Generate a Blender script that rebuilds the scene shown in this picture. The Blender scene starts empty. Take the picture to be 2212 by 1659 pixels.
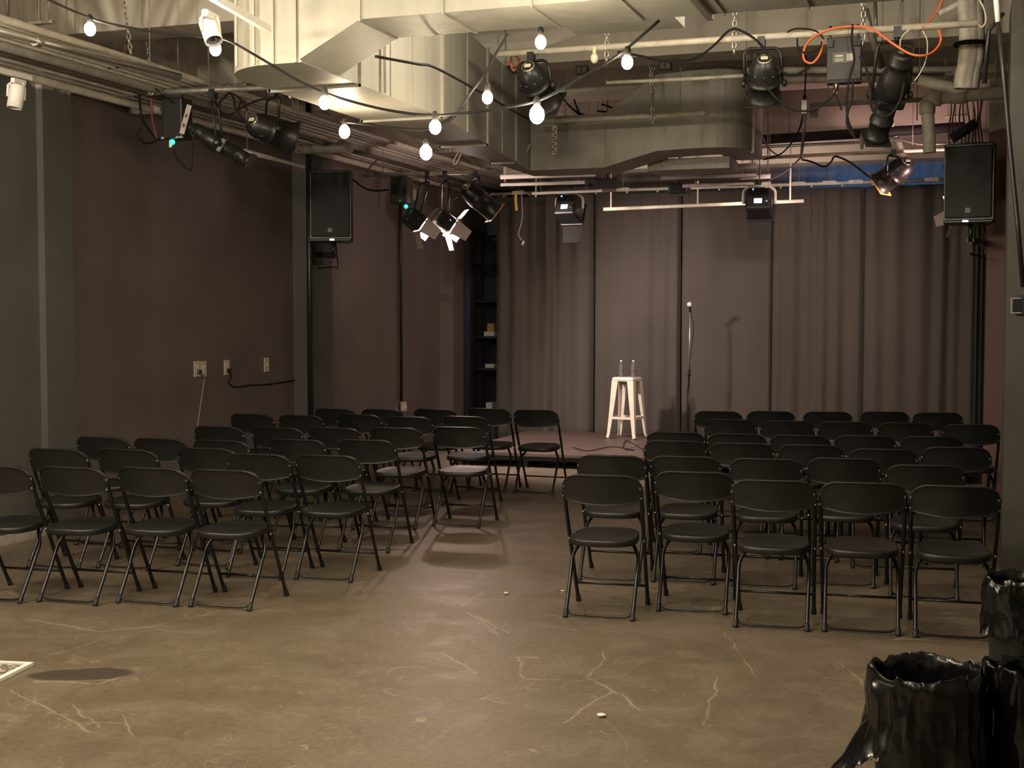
YAWS = {'left': [3, 3, 2, 2, 0, 0], 'right': [4, 4, 4, 4, 4, 4]}
POW = {'flood_l': 420, 'flood_r': 190, 'room': 80, 'blue': 34, 'pink': 120, 'track': 82, 'leak': 60, 'bay': 38, 'spill': 25}  # track and bay feed added fill lamps that have no fixture
EMIT = 220
import bpy
import bpy, math, random
from mathutils import Vector, Matrix, noise
random.seed(7)
PI = math.pi
SC = bpy.context.scene
COL = SC.collection

# ------------------------------------------------------------------ camera
F = 2850.0
CX, CY = 1106.0, 829.5
EYE = Vector((0.0, 0.0, 1.69))
YAW = math.radians(18.9)
PITCH = math.atan(140.5 / F)
cam_d = bpy.data.cameras.new('camera')
cam = bpy.data.objects.new('camera', cam_d)
COL.objects.link(cam)
cam.location = EYE
cam.rotation_euler = (PI / 2 - PITCH, 0, YAW)
cam_d.sensor_width = 36
cam_d.lens = F / 2212 * 36
cam_d.clip_end = 100
SC.camera = cam
CROT = cam.rotation_euler.to_matrix()


def ray(px, py):
    return CROT @ Vector(((px - CX) / F, -(py - CY) / F, -1.0))


def G(px, py, z=0.0):
    """point of the room at height z seen in this direction"""
    d = ray(px, py)
    return EYE + d * ((z - EYE.z) / d.z)


def AY(px, py, y):
    d = ray(px, py)
    return EYE + d * (y / d.y)


def AX(px, py, x):
    d = ray(px, py)
    return EYE + d * (x / d.x)


# ------------------------------------------------------------------ mesh helpers
def catmull(pts, n=6):
    pts = [Vector(p) for p in pts]
    if len(pts) < 3:
        return pts
    out = []
    P = [pts[0] * 2 - pts[1]] + pts + [pts[-1] * 2 - pts[-2]]
    for i in range(1, len(P) - 2):
        p0, p1, p2, p3 = P[i - 1], P[i], P[i + 1], P[i + 2]
        for k in range(n):
            t = k / n
            out.append(0.5 * ((2 * p1) + (p2 - p0) * t + (2 * p0 - 5 * p1 + 4 * p2 - p3) * t * t
                              + (3 * p1 - p0 - 3 * p2 + p3) * t ** 3))
    out.append(pts[-1])
    return out


def frame_to(d, up=None):
    """matrix whose z axis is d"""
    d = Vector(d).normalized()
    u = Vector(up) if up is not None else (Vector((0, 0, 1)) if abs(d.z) < .95 else Vector((0, 1, 0)))
    x = u.cross(d).normalized()
    y = d.cross(x)
    return Matrix((x, y, d)).transposed()


class MB:
    def __init__(self):
        self.v, self.f, self.s, self.m = [], [], [], []

    def face(self, idx, smooth=False, mi=0):
        self.f.append(idx); self.s.append(smooth); self.m.append(mi)

    def loft(self, rings, smooth=True, cap0=True, cap1=True, closed=True, mi=0):
        b = len(self.v); n = len(rings[0])
        for r in rings:
            self.v.extend(Vector(p) for p in r)
        for i in range(len(rings) - 1):
            for j in range(n if closed else n - 1):
                k = (j + 1) % n
                self.face((b + i * n + j, b + i * n + k, b + (i + 1) * n + k, b + (i + 1) * n + j), smooth, mi)
        if cap0:
            self.face(tuple(b + j for j in reversed(range(n))), False, mi)
        if cap1:
            e = b + (len(rings) - 1) * n
            self.face(tuple(e + j for j in range(n)), False, mi)
        return self

    def tube(self, pts, r, seg=8, caps=True, closed=False, mi=0):
        pts = [Vector(p) for p in pts]
        n = len(pts)
        rr = r if isinstance(r, (list, tuple)) else [r] * n
        rings = []
        prev = None
        for i, p in enumerate(pts):
            if closed:
                t = pts[(i + 1) % n] - pts[i - 1]
            else:
                t = pts[min(i + 1, n - 1)] - pts[max(i - 1, 0)]
            t = t.normalized() if t.length > 1e-9 else Vector((0, 0, 1))
            if prev is None:
                x = t.orthogonal().normalized()
            else:
                x = prev - t * prev.dot(t)
                x = x.normalized() if x.length > 1e-6 else t.orthogonal().normalized()
            prev = x
            y = t.cross(x)
            rings.append([p + (x * math.cos(2 * PI * k / seg) + y * math.sin(2 * PI * k / seg)) * rr[i] for k in range(seg)])
        if closed:
            rings.append(rings[0])
            return self.loft(rings, True, False, False, mi=mi)
        return self.loft(rings, True, caps, caps, mi=mi)

    def lathe(self, prof, origin=(0, 0, 0), axis=(0, 0, 1), seg=24, smooth=True, mi=0):
        M = frame_to(axis); o = Vector(origin)
        rings = []
        for r, z in prof:
            r = max(r, 1e-5)
            rings.append([o + M @ Vector((r * math.cos(2 * PI * k / seg), r * math.sin(2 * PI * k / seg), z)) for k in range(seg)])
        return self.loft(rings, smooth, True, True, mi=mi)

    def box(self, c, s, R=None, mi=0):
        c = Vector(c); hx, hy, hz = s[0] / 2, s[1] / 2, s[2] / 2
        R = R or Matrix.Identity(3)
        b = len(self.v)
        for sx, sy, sz in ((-1, -1, -1), (1, -1, -1), (1, 1, -1), (-1, 1, -1), (-1, -1, 1), (1, -1, 1), (1, 1, 1), (-1, 1, 1)):
            self.v.append(c + R @ Vector((sx * hx, sy * hy, sz * hz)))
        for q in ((0, 3, 2, 1), (4, 5, 6, 7), (0, 1, 5, 4), (1, 2, 6, 5), (2, 3, 7, 6), (3, 0, 4, 7)):
            self.face(tuple(b + k for k in q), False, mi)
        return self

    def rbox(self, c, s, r=.01, R=None, seg=3, mi=0, smooth=False):
        c = Vector(c); R = R or Matrix.Identity(3)
        hx, hy, hz = s[0] / 2, s[1] / 2, s[2] / 2
        r = min(r, hx * .99, hy * .99, hz * .99)

        def ring(ins, z):
            out = []
            for (sx, sy, a0) in ((1, 1, 0), (-1, 1, PI / 2), (-1, -1, PI), (1, -1, 3 * PI / 2)):
                for k in range(seg + 1):
                    a = a0 + PI / 2 * k / seg
                    out.append(c + R @ Vector((sx * (hx - r) + (r - ins) * math.cos(a), sy * (hy - r) + (r - ins) * math.sin(a), z)))
            return out
        q = r * .3
        self.loft([ring(r * .9, -hz), ring(q, -hz + q), ring(0, -hz + r), ring(0, hz - r), ring(q, hz - q), ring(r * .9, hz)], smooth, mi=mi)
        return self

    def prism(self, poly, ext, mi=0):
        poly = [Vector(p) for p in poly]; e = Vector(ext)
        return self.loft([poly, [p + e for p in poly]], False, mi=mi)

    def quad(self, a, b, c, d, smooth=False, mi=0):
        k = len(self.v)
        self.v.extend(Vector(p) for p in (a, b, c, d))
        self.face((k, k + 1, k + 2, k + 3), smooth, mi)
        return self

    def sphere(self, c, r, seg=16, rings=10, sc=(1, 1, 1), mi=0):
        c = Vector(c)
        R = []
        for i in range(rings + 1):
            a = -PI / 2 + PI * i / rings
            rad = max(math.cos(a) * r, 1e-5)
            R.append([c + Vector((rad * math.cos(2 * PI * k / seg) * sc[0], rad * math.sin(2 * PI * k / seg) * sc[1], math.sin(a) * r * sc[2])) for k in range(seg)])
        return self.loft(R, True, False, False, mi=mi)

    def mesh(self, name, mats, inv=None):
        me = bpy.data.meshes.new(name)
        vs = [(inv @ p) if inv is not None else p for p in self.v]
        me.from_pydata([tuple(p) for p in vs], [], self.f)
        if not isinstance(mats, (list, tuple)):
            mats = [mats]
        for m in mats:
            me.materials.append(m)
        me.polygons.foreach_set('use_smooth', self.s)
        me.polygons.foreach_set('material_index', self.m)
        me.update()
        return me


def tags(o, label=None, cat=None, group=None, kind=None):
    if label: o['label'] = label
    if cat: o['category'] = cat
    if group: o['group'] = group
    if kind: o['kind'] = kind
    return o


class Thing:
    """an Empty at the thing's base with its parts as children (all given in world space)"""
    def __init__(self, name, label, cat, loc=(0, 0, 0), group=None, rotz=0):
        self.e = bpy.data.objects.new(name, None)
        self.e.empty_display_size = .05
        COL.objects.link(self.e)
        self.e.location = loc
        self.e.rotation_euler = (0, 0, rotz)
        self.M = Matrix.Translation(Vector(loc)) @ Matrix.Rotation(rotz, 4, 'Z')
        self.inv = self.M.inverted()
        tags(self.e, label, cat, group)

    def part(self, name, mb, mat, parent=None, local=False, label=None):
        o = bpy.data.objects.new(name, mb.mesh(name, mat, None if local else self.inv))
        COL.objects.link(o)
        o.parent = parent or self.e
        if label: o['label'] = label
        return o


def single(name, mb, mat, label, cat, group=None, origin=None):
    if origin is None:
        lo = Vector((min(p.x for p in mb.v), min(p.y for p in mb.v), min(p.z for p in mb.v)))
        hi = Vector((max(p.x for p in mb.v), max(p.y for p in mb.v), max(p.z for p in mb.v)))
        origin = Vector(((lo.x + hi.x) / 2, (lo.y + hi.y) / 2, lo.z))
    origin = Vector(origin)
    o = bpy.data.objects.new(name, mb.mesh(name, mat, Matrix.Translation(-origin)))
    COL.objects.link(o)
    o.location = origin
    return tags(o, label, cat, group)


def struct(name, mb, mat):
    o = bpy.data.objects.new(name, mb.mesh(name, mat))
    COL.objects.link(o)
    return tags(o, kind='structure')


def copy_thing(root):
    r = root.copy(); COL.objects.link(r)
    for ch in list(root.children):
        c = ch.copy(); COL.objects.link(c); c.parent = r
        for g in list(ch.children):
            d = g.copy(); COL.objects.link(d); d.parent = c
    return r


# ------------------------------------------------------------------ materials
def srgb(r, g, b):
    def f(c):
        c /= 255
        return c / 12.92 if c <= .04045 else ((c + .055) / 1.055) ** 2.4
    return (f(r), f(g), f(b), 1)


def mat(name, col, rough=.5, metal=0, spec=.5, noise_amt=0, noise_scale=8, bump=0, bump_scale=60, emit=None, emit_s=0, trans=0, alpha=1, coat=0, stretch=None):
    m = bpy.data.materials.new(name)
    m.use_nodes = True
    nt = m.node_tree; N = nt.nodes; L = nt.links
    b = N['Principled BSDF']
    c = col if len(col) == 4 else (*col, 1)
    b.inputs['Base Color'].default_value = c
    b.inputs['Roughness'].default_value = rough
    b.inputs['Metallic'].default_value = metal
    b.inputs['Specular IOR Level'].default_value = spec
    if trans:
        b.inputs['Transmission Weight'].default_value = trans
    if coat:
        b.inputs['Coat Weight'].default_value = coat
    if emit:
        b.inputs['Emission Color'].default_value = emit if len(emit) == 4 else (*emit, 1)
        b.inputs['Emission Strength'].default_value = emit_s
    if noise_amt or bump:
        tc = N.new('ShaderNodeTexCoord')
        src = tc.outputs['Object']
        if stretch:
            mp = N.new('ShaderNodeMapping'); mp.inputs['Scale'].default_value = stretch
            L.new(src, mp.inputs['Vector']); src = mp.outputs['Vector']
    if noise_amt:
        t = N.new('ShaderNodeTexNoise'); t.inputs['Scale'].default_value = noise_scale
        t.inputs['Detail'].default_value = 3
        L.new(src, t.inputs['Vector'])
        r = N.new('ShaderNodeMapRange')
        r.inputs['From Min'].default_value = .3; r.inputs['From Max'].default_value = .7
        r.inputs['To Min'].default_value = 1 - noise_amt; r.inputs['To Max'].default_value = 1 + noise_amt
        L.new(t.outputs['Fac'], r.inputs['Value'])
        mx = N.new('ShaderNodeMix'); mx.data_type = 'RGBA'; mx.blend_type = 'MULTIPLY'
        mx.inputs['Factor'].default_value = 1
        mx.inputs['A'].default_value = c
        L.new(r.outputs['Result'], mx.inputs['B'])
        L.new(mx.outputs['Result'], b.inputs['Base Color'])
    if bump:
        t2 = N.new('ShaderNodeTexNoise'); t2.inputs['Scale'].default_value = bump_scale
        t2.inputs['Detail'].default_value = 4
        L.new(src, t2.inputs['Vector'])
        bp = N.new('ShaderNodeBump'); bp.inputs['Strength'].default_value = bump; bp.inputs['Distance'].default_value = .02
        L.new(t2.outputs['Fac'], bp.inputs['Height'])
        L.new(bp.outputs['Normal'], b.inputs['Normal'])
    return m


def nodes_of(m):
    nt = m.node_tree
    return nt, nt.nodes, nt.links, nt.nodes['Principled BSDF']


def math_node(N, L, op, a, b=None, c=None, clamp=False):
    n = N.new('ShaderNodeMath'); n.operation = op; n.use_clamp = clamp
    for i, x in enumerate((a, b, c)):
        if x is None: continue
        if isinstance(x, (int, float)): n.inputs[i].default_value = x
        else: L.new(x, n.inputs[i])
    return n.outputs[0]


def mixc(N, L, fac, a, b, mode='MIX'):
    n = N.new('ShaderNodeMix'); n.data_type = 'RGBA'; n.blend_type = mode
    for nm, x in (('Factor', fac), ('A', a), ('B', b)):
        if isinstance(x, (int, float)): n.inputs[nm].default_value = x
        elif isinstance(x, tuple): n.inputs[nm].default_value = x
        else: L.new(x, n.inputs[nm])
    return n.outputs['Result']


def noise_node(N, L, vec, scale, detail=6, rough=.55, dist=0):
    t = N.new('ShaderNodeTexNoise')
    t.inputs['Scale'].default_value = scale; t.inputs['Detail'].default_value = detail
    t.inputs['Roughness'].default_value = rough; t.inputs['Distortion'].default_value = dist
    L.new(vec, t.inputs['Vector'])
    return t.outputs['Fac']


def rng(N, L, v, a, b, c=0., d=1.):
    r = N.new('ShaderNodeMapRange')
    for nm, x in (('From Min', a), ('From Max', b), ('To Min', c), ('To Max', d)):
        r.inputs[nm].default_value = x
    L.new(v, r.inputs['Value'])
    return r.outputs['Result']


def painted_concrete(name, paint, bare, top, paint_rough=.55, streak=.25):
    """concrete painted up to a ragged line at height top, bare above it"""
    m = bpy.data.materials.new(name); m.use_nodes = True
    nt, N, L, b = nodes_of(m)
    geo = N.new('ShaderNodeNewGeometry')
    sep = N.new('ShaderNodeSeparateXYZ'); L.new(geo.outputs['Position'], sep.inputs[0])
    n1 = noise_node(N, L, geo.outputs['Position'], 2.5)
    edge = math_node(N, L, 'ADD', sep.outputs['Z'], rng(N, L, n1, .3, .7, -.05, .05))
    fac = rng(N, L, edge, top - .01, top + .01)
    n2 = noise_node(N, L, geo.outputs['Position'], 1.3, 4, .6)
    mp = N.new('ShaderNodeMapping'); mp.inputs['Scale'].default_value = (4, 4, .35)
    L.new(geo.outputs['Position'], mp.inputs['Vector'])
    n3 = noise_node(N, L, mp.outputs['Vector'], 2.2, 3)
    bare_c = mixc(N, L, 1, mixc(N, L, 1, bare, rng(N, L, n2, .3, .7, 1 - streak, 1 + streak * .6), 'MULTIPLY'),
                  rng(N, L, n3, .3, .7, 1 - streak, 1 + streak * .5), 'MULTIPLY')
    paint_c = mixc(N, L, 1, paint, rng(N, L, n2, .3, .7, .86, 1.12), 'MULTIPLY')
    L.new(mixc(N, L, fac, paint_c, bare_c), b.inputs['Base Color'])
    L.new(rng(N, L, fac, 0, 1, paint_rough, .85), b.inputs['Roughness'])
    bp = N.new('ShaderNodeBump'); bp.inputs['Strength'].default_value = .25; bp.inputs['Distance'].default_value = .01
    L.new(noise_node(N, L, geo.outputs['Position'], 25, 2), bp.inputs['Height'])
    L.new(bp.outputs['Normal'], b.inputs['Normal'])
    return m


BARE = (.60, .55, .46, 1)
M_WALL = painted_concrete('maroon_wall_paint', (.150, .118, .112, 1), BARE, 3.6)
M_PIL = painted_concrete('dark_pillar_paint', (.092, .087, .081, 1), BARE, 3.5)
M_PILR = painted_concrete('right_pillar_paint', (.055, .052, .042, 1), BARE, 3.74)
M_REDP = painted_concrete('red_brown_pillar_paint', (.15, .075, .06, 1), BARE, 3.45)
M_CONC = painted_concrete('bare_concrete', BARE, BARE, 99)
M_BLACKWALL = mat('black_wall_paint', (.03, .028, .028), .7, noise_amt=.15, noise_scale=2)

M_CHAIR = mat('black_chair_plastic', (.0095, .0095, .009), .43, noise_amt=.12, noise_scale=20, bump=.06, bump_scale=350)
M_CTUBE = mat('black_chair_enamel', (.007, .007, .008), .28)
M_RUB = mat('black_rubber', (.012, .011, .011), .6)
M_RIVET = mat('chair_rivet_steel', (.35, .34, .32), .3, metal=1)
M_BLACK = mat('black_powder_coat', (.015, .015, .0145), .38, noise_amt=.1)
M_BLACKM = mat('black_matt', (.018, .018, .018), .7)
M_SPK = mat('speaker_grille_black', (.016, .016, .017), .6, bump=.2, bump_scale=900)
M_GALV = mat('galvanised_steel', (.55, .53, .48), .35, metal=.85, noise_amt=.12, noise_scale=30)
M_GALVD = mat('dull_galvanised_steel', (.33, .31, .28), .5, metal=.5, noise_amt=.2, noise_scale=20)
M_PIPEW = mat('cream_painted_pipe', (.64, .59, .49), .45, noise_amt=.15, noise_scale=14)
M_PIPEG = mat('grey_painted_pipe', (.36, .33, .28), .5, noise_amt=.2, noise_scale=12)
M_PIPEB = mat('brown_painted_pipe', (.12, .09, .075), .6, noise_amt=.2)
M_WHITE = mat('white_enamel', (.78, .76, .70), .4)
M_LBL = mat('pale_label', (.5, .45, .4), .6)
M_CABLE = mat('black_cable_jacket', (.012, .011, .011), .75, spec=.2)
M_CABLEG = mat('grey_cable_jacket', (.25, .23, .2), .55)
M_ORANGE = mat('orange_cord_jacket', (.75, .16, .05), .5)
M_RED = mat('red_brown_wire', (.2, .05, .035), .6)
M_CHAIN = mat('zinc_chain', (.6, .57, .5), .35, metal=.8)
M_BRASS = mat('amber_rope', (.55, .32, .1), .7)
M_STOOL = mat('cream_stool_enamel', (.72, .66, .56), .35, noise_amt=.06, noise_scale=10)
M_CORR = mat('chrome_disc', (.75, .73, .68), .25, metal=.9)
M_IVORY = mat('ivory_cover_plate', (.62, .52, .40), .45)
M_RUST = mat('rusty_hook', (.45, .14, .07), .7, noise_amt=.3, noise_scale=40)
M_LEDG = mat('green_indicator_light', (.02, .3, .15), .4, emit=(.03, 1, .45, 1), emit_s=3)
M_LEDB = mat('pale_blue_indicator_light', (.3, .5, .6), .4, emit=(.6, .9, 1, 1), emit_s=4)
M_SCREEN = mat('blue_white_display', (.2, .4, .6), .3, emit=(.45, .75, 1, 1), emit_s=5)
M_BLUEL = mat('blue_indicator_light', (.05, .1, .6), .3, emit=(.08, .3, 1, 1), emit_s=4)
M_BULB = mat('lit_bulb_glass', (1, .85, .6), .2, emit=(1, .82, .56, 1), emit_s=EMIT)
M_BULBW = mat('lit_white_bulb_glass', (1, 1, .95), .2, emit=(1, .93, .74, 1), emit_s=EMIT * 1.5)
M_LENS = mat('lit_stage_lamp_lens', (1, .9, .8), .2, emit=(1, .78, .62, 1), emit_s=60)
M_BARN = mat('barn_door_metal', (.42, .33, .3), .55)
M_FLAP = mat('grey_flap_metal', (.012, .0115, .011), .7, spec=.2)
M_DARKLENS = mat('dark_glass_lens', (.02, .02, .025), .08, coat=.5)
M_CREAMCAP = mat('cream_lamp_socket', (.75, .68, .5), .4)
M_BAG = mat('black_bin_liner', (.004, .004, .004), .16, spec=.6)
M_BIN = mat('dark_grey_bin_plastic', (.02, .02, .02), .5)
M_PAPER = mat('white_scrap', (.7, .66, .58), .8)
M_GOLD = mat('amber_gel', (.7, .3, .08), .3, coat=.3)


def duct_material():
    m = bpy.data.materials.new('cream_painted_duct'); m.use_nodes = True
    nt, N, L, b = nodes_of(m)
    geo = N.new('ShaderNodeNewGeometry')
    n1 = noise_node(N, L, geo.outputs['Position'], 1.1, 6)
    mp = N.new('ShaderNodeMapping'); mp.inputs['Scale'].default_value = (6, 6, .4)
    L.new(geo.outputs['Position'], mp.inputs['Vector'])
    n2 = noise_node(N, L, mp.outputs['Vector'], 1.5, 5)
    c = mixc(N, L, 1, mixc(N, L, 1, (.42, .405, .345, 1), rng(N, L, n1, .3, .7, .88, 1.08), 'MULTIPLY'), rng(N, L, n2, .25, .7, .82, 1.06), 'MULTIPLY')
    L.new(c, b.inputs['Base Color'])
    b.inputs['Roughness'].default_value = .52
    b.inputs['Metallic'].default_value = .1
    bp = N.new('ShaderNodeBump'); bp.inputs['Strength'].default_value = .3; bp.inputs['Distance'].default_value = .03
    L.new(noise_node(N, L, geo.outputs['Position'], 2.2, 2), bp.inputs['Height'])
    L.new(bp.outputs['Normal'], b.inputs['Normal'])
    return m


M_DUCT = duct_material()


def curtain_material():
    m = bpy.data.materials.new('charcoal_curtain_cloth'); m.use_nodes = True
    nt, N, L, b = nodes_of(m)
    geo = N.new('ShaderNodeNewGeometry')
    n1 = noise_node(N, L, geo.outputs['Position'], .8, 5)
    c = mixc(N, L, 1, (.082, .072, .064, 1), rng(N, L, n1, .3, .7, .9, 1.1), 'MULTIPLY')
    L.new(c, b.inputs['Base Color'])
    b.inputs['Roughness'].default_value = .92
    b.inputs['Specular IOR Level'].default_value = .15
    b.inputs['Sheen Weight'].default_value = .15
    return m


M_CURT = curtain_material()


def floor_material():
    m = bpy.data.materials.new('stained_brown_concrete_floor'); m.use_nodes = True
    nt, N, L, b = nodes_of(m)
    geo = N.new('ShaderNodeNewGeometry'); pos = geo.outputs['Position']
    big = noise_node(N, L, pos, .55, 3, .6, .3)
    mid = noise_node(N, L, pos, 3.2, 5, .65, .4)
    fine = noise_node(N, L, pos, 34, 3, .75)
    base = mixc(N, L, rng(N, L, big, .35, .65), (.116, .089, .060, 1), (.142, .111, .078, 1))
    base = mixc(N, L, rng(N, L, mid, .45, .75), base, (.165, .132, .092, 1))
    base = mixc(N, L, 1, base, rng(N, L, fine, .3, .7, .74, 1.2), 'MULTIPLY')
    # fine random scuffs: thin broken lines
    sc = None
    for s, dist, off in ((1.3, 1.5, 0), (3.6, .9, 7.3)):
        mp = N.new('ShaderNodeMapping'); mp.inputs['Location'].default_value = (off, off * .7, 0)
        mp.inputs['Rotation'].default_value = (0, 0, off)
        L.new(pos, mp.inputs['Vector'])
        n = noise_node(N, L, mp.outputs['Vector'], s, 2, .4, dist)
        line = math_node(N, L, 'ABSOLUTE', math_node(N, L, 'SUBTRACT', n, .5))
        line = rng(N, L, line, 0, .005, 1, 0)
        gate = rng(N, L, noise_node(N, L, mp.outputs['Vector'], s * 1.7, 3), .48, .62)
        line = math_node(N, L, 'MULTIPLY', line, gate)
        sc = line if sc is None else math_node(N, L, 'MAXIMUM', sc, line)
    # scratches one can find in the photograph
    g = bpy.data.node_groups.new('scratch_line', 'ShaderNodeTree')
    g.interface.new_socket('P', in_out='INPUT', socket_type='NodeSocketVector')
    g.interface.new_socket('A', in_out='INPUT', socket_type='NodeSocketVector')
    g.interface.new_socket('B', in_out='INPUT', socket_type='NodeSocketVector')
    g.interface.new_socket('W', in_out='INPUT', socket_type='NodeSocketFloat')
    g.interface.new_socket('Fac', in_out='OUTPUT', socket_type='NodeSocketFloat')
    gn, gl = g.nodes, g.links
    gi = gn.new('NodeGroupInput'); go = gn.new('NodeGroupOutput')

    def vm(op, a, bb):
        n = gn.new('ShaderNodeVectorMath'); n.operation = op
        gl.new(a, n.inputs[0])
        if isinstance(bb, (int, float)): n.inputs['Scale'].default_value = bb
        else: gl.new(bb, n.inputs['Scale'] if op == 'SCALE' else n.inputs[1])
        return n
    pa = vm('SUBTRACT', gi.outputs['P'], gi.outputs['A']).outputs[0]
    ba = vm('SUBTRACT', gi.outputs['B'], gi.outputs['A']).outputs[0]
    d1 = vm('DOT_PRODUCT', pa, ba).outputs['Value']; d2 = vm('DOT_PRODUCT', ba, ba).outputs['Value']
    t = math_node(gn, gl, 'DIVIDE', d1, d2, clamp=True)
    near = vm('SCALE', ba, t).outputs[0]
    q = vm('SUBTRACT', pa, near)
    ln = gn.new('ShaderNodeVectorMath'); ln.operation = 'LENGTH'; gl.new(q.outputs[0], ln.inputs[0])
    dv = math_node(gn, gl, 'DIVIDE', ln.outputs['Value'], gi.outputs['W'])
    gl.new(math_node(gn, gl, 'SUBTRACT', 1.0, dv, clamp=True), go.inputs['Fac'])
    wob = N.new('ShaderNodeTexNoise'); wob.inputs['Scale'].default_value = 5; wob.inputs['Detail'].default_value = 3
    L.new(pos, wob.inputs['Vector'])
    wv = N.new('ShaderNodeVectorMath'); wv.operation = 'MULTIPLY_ADD'
    L.new(wob.outputs['Color'], wv.inputs[0]); wv.inputs[1].default_value = (.09, .09, 0); 
    L.new(pos, wv.inputs[2])
    for (x0, y0, x1, y1, w) in (
            (60, 1338, 215, 1364, .010), (215, 1364, 330, 1352, .010), (330, 1352, 470, 1322, .010), (345, 1358, 395, 1366, .007),
            (110, 1415, 215, 1386, .008), (75, 1470, 215, 1478, .012), (215, 1478, 300, 1442, .009), (20, 1490, 200, 1580, .007),
            (150, 1525, 215, 1570, .007), (265, 1545, 290, 1590, .006), (1012, 1322, 1075, 1370, .010), (1030, 1332, 1098, 1368, .010),
            (948, 1408, 1030, 1455, .010), (1122, 1420, 1128, 1465, .007), (1135, 1466, 1255, 1472, .010), (1268, 1462, 1330, 1498, .014),
            (1225, 1560, 1320, 1492, .008), (1300, 1408, 1308, 1420, .008), (1308, 1420, 1268, 1460, .008), (1342, 1500, 1385, 1535, .009),
            (1565, 1365, 1640, 1470, .006), (1810, 1430, 1890, 1500, .007), (1520, 1565, 1552, 1462, .008), (995, 1310, 1045, 1278, .008),
            (900, 1288, 1085, 1296, .010)):
        n = N.new('ShaderNodeGroup'); n.node_tree = g
        L.new(wv.outputs[0], n.inputs['P'])
        a_, b_ = G(x0, y0) + Vector((.045, .045, 0)), G(x1, y1) + Vector((.045, .045, 0))
        n.inputs['A'].default_value = a_; n.inputs['B'].default_value = b_
        n.inputs['W'].default_value = w
        brk = rng(N, L, mid, .36, .5, .35, 1)
        line = math_node(N, L, 'MULTIPLY', n.outputs['Fac'], brk)
        sc = math_node(N, L, 'MAXIMUM', sc, line)
    base = mixc(N, L, math_node(N, L, 'MULTIPLY', sc, .62), base, (.36, .30, .21, 1))
    # pale specks
    vo = N.new('ShaderNodeTexVoronoi'); vo.inputs['Scale'].default_value = 9
    L.new(pos, vo.inputs['Vector'])
    spk = math_node(N, L, 'MULTIPLY', rng(N, L, vo.outputs['Distance'], .03, .07, 1, 0), rng(N, L, mid, .55, .6))
    base = mixc(N, L, math_node(N, L, 'MULTIPLY', spk, .6), base, (.42, .37, .28, 1))
    # dark worn patch of bare screed by the white framed panel
    c0 = G(178, 1456)
    sub = N.new('ShaderNodeVectorMath'); sub.operation = 'SUBTRACT'
    L.new(wv.outputs[0], sub.inputs[0]); sub.inputs[1].default_value = c0 + Vector((.045, .045, 0))
    mp = N.new('ShaderNodeMapping'); mp.vector_type = 'TEXTURE'
    dirx = (G(280, 1455) - G(60, 1460))
    mp.inputs['Rotation'].default_value = (0, 0, math.atan2(dirx.y, dirx.x))
    mp.inputs['Scale'].default_value = (.265, .115, 1)
    L.new(sub.outputs[0], mp.inputs['Vector'])
    ln = N.new('ShaderNodeVectorMath'); ln.operation = 'LENGTH'; L.new(mp.outputs['Vector'], ln.inputs[0])
    patch = rng(N, L, ln.outputs['Value'], .85, 1.0, 1, 0)
    base = mixc(N, L, math_node(N, L, 'MULTIPLY', patch, .9), base, (.045, .037, .031, 1))
    L.new(base, b.inputs['Base Color'])
    r = rng(N, L, mid, .3, .7, .36, .56)
    r = math_node(N, L, 'ADD', r, math_node(N, L, 'MULTIPLY', patch, .35))
    L.new(r, b.inputs['Roughness'])
    L.new(rng(N, L, patch, 0, 1, .45, .05), b.inputs['Specular IOR Level'])
    bp = N.new('ShaderNodeBump'); bp.inputs['Strength'].default_value = .12; bp.inputs['Distance'].default_value = .01
    L.new(mid, bp.inputs['Height'])
    L.new(bp.outputs['Normal'], b.inputs['Normal'])
    return m


M_FLOOR = floor_material()


def stage_material():
    m = bpy.data.materials.new('scuffed_stage_boards'); m.use_nodes = True
    nt, N, L, b = nodes_of(m)
    geo = N.new('ShaderNodeNewGeometry'); pos = geo.outputs['Position']
    mp = N.new('ShaderNodeMapping'); mp.inputs['Scale'].default_value = (1, 9, 1)
    L.new(pos, mp.inputs['Vector'])
    n1 = noise_node(N, L, mp.outputs['Vector'], 2, 7, .65)
    n2 = noise_node(N, L, pos, 6, 6, .7)
    c = mixc(N, L, rng(N, L, n1, .35, .7), (.065, .045, .038, 1), (.155, .105, .09, 1))
    c = mixc(N, L, rng(N, L, n2, .62, .74), c, (.3, .23, .2, 1))
    L.new(c, b.inputs['Base Color'])
    b.inputs['Roughness'].default_value = .5
    return m


M_STAGE = stage_material()

# ================================================================== room shell
XL, XR, YB, YF, ZC = -6.92, .58, 19.3, -3.2, 4.5


def wall_box(name, x0, x1, y0, y1, z0, z1, m):
    return struct(name, MB().box(((x0 + x1) / 2, (y0 + y1) / 2, (z0 + z1) / 2), (x1 - x0, y1 - y0, z1 - z0)), m)


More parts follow.
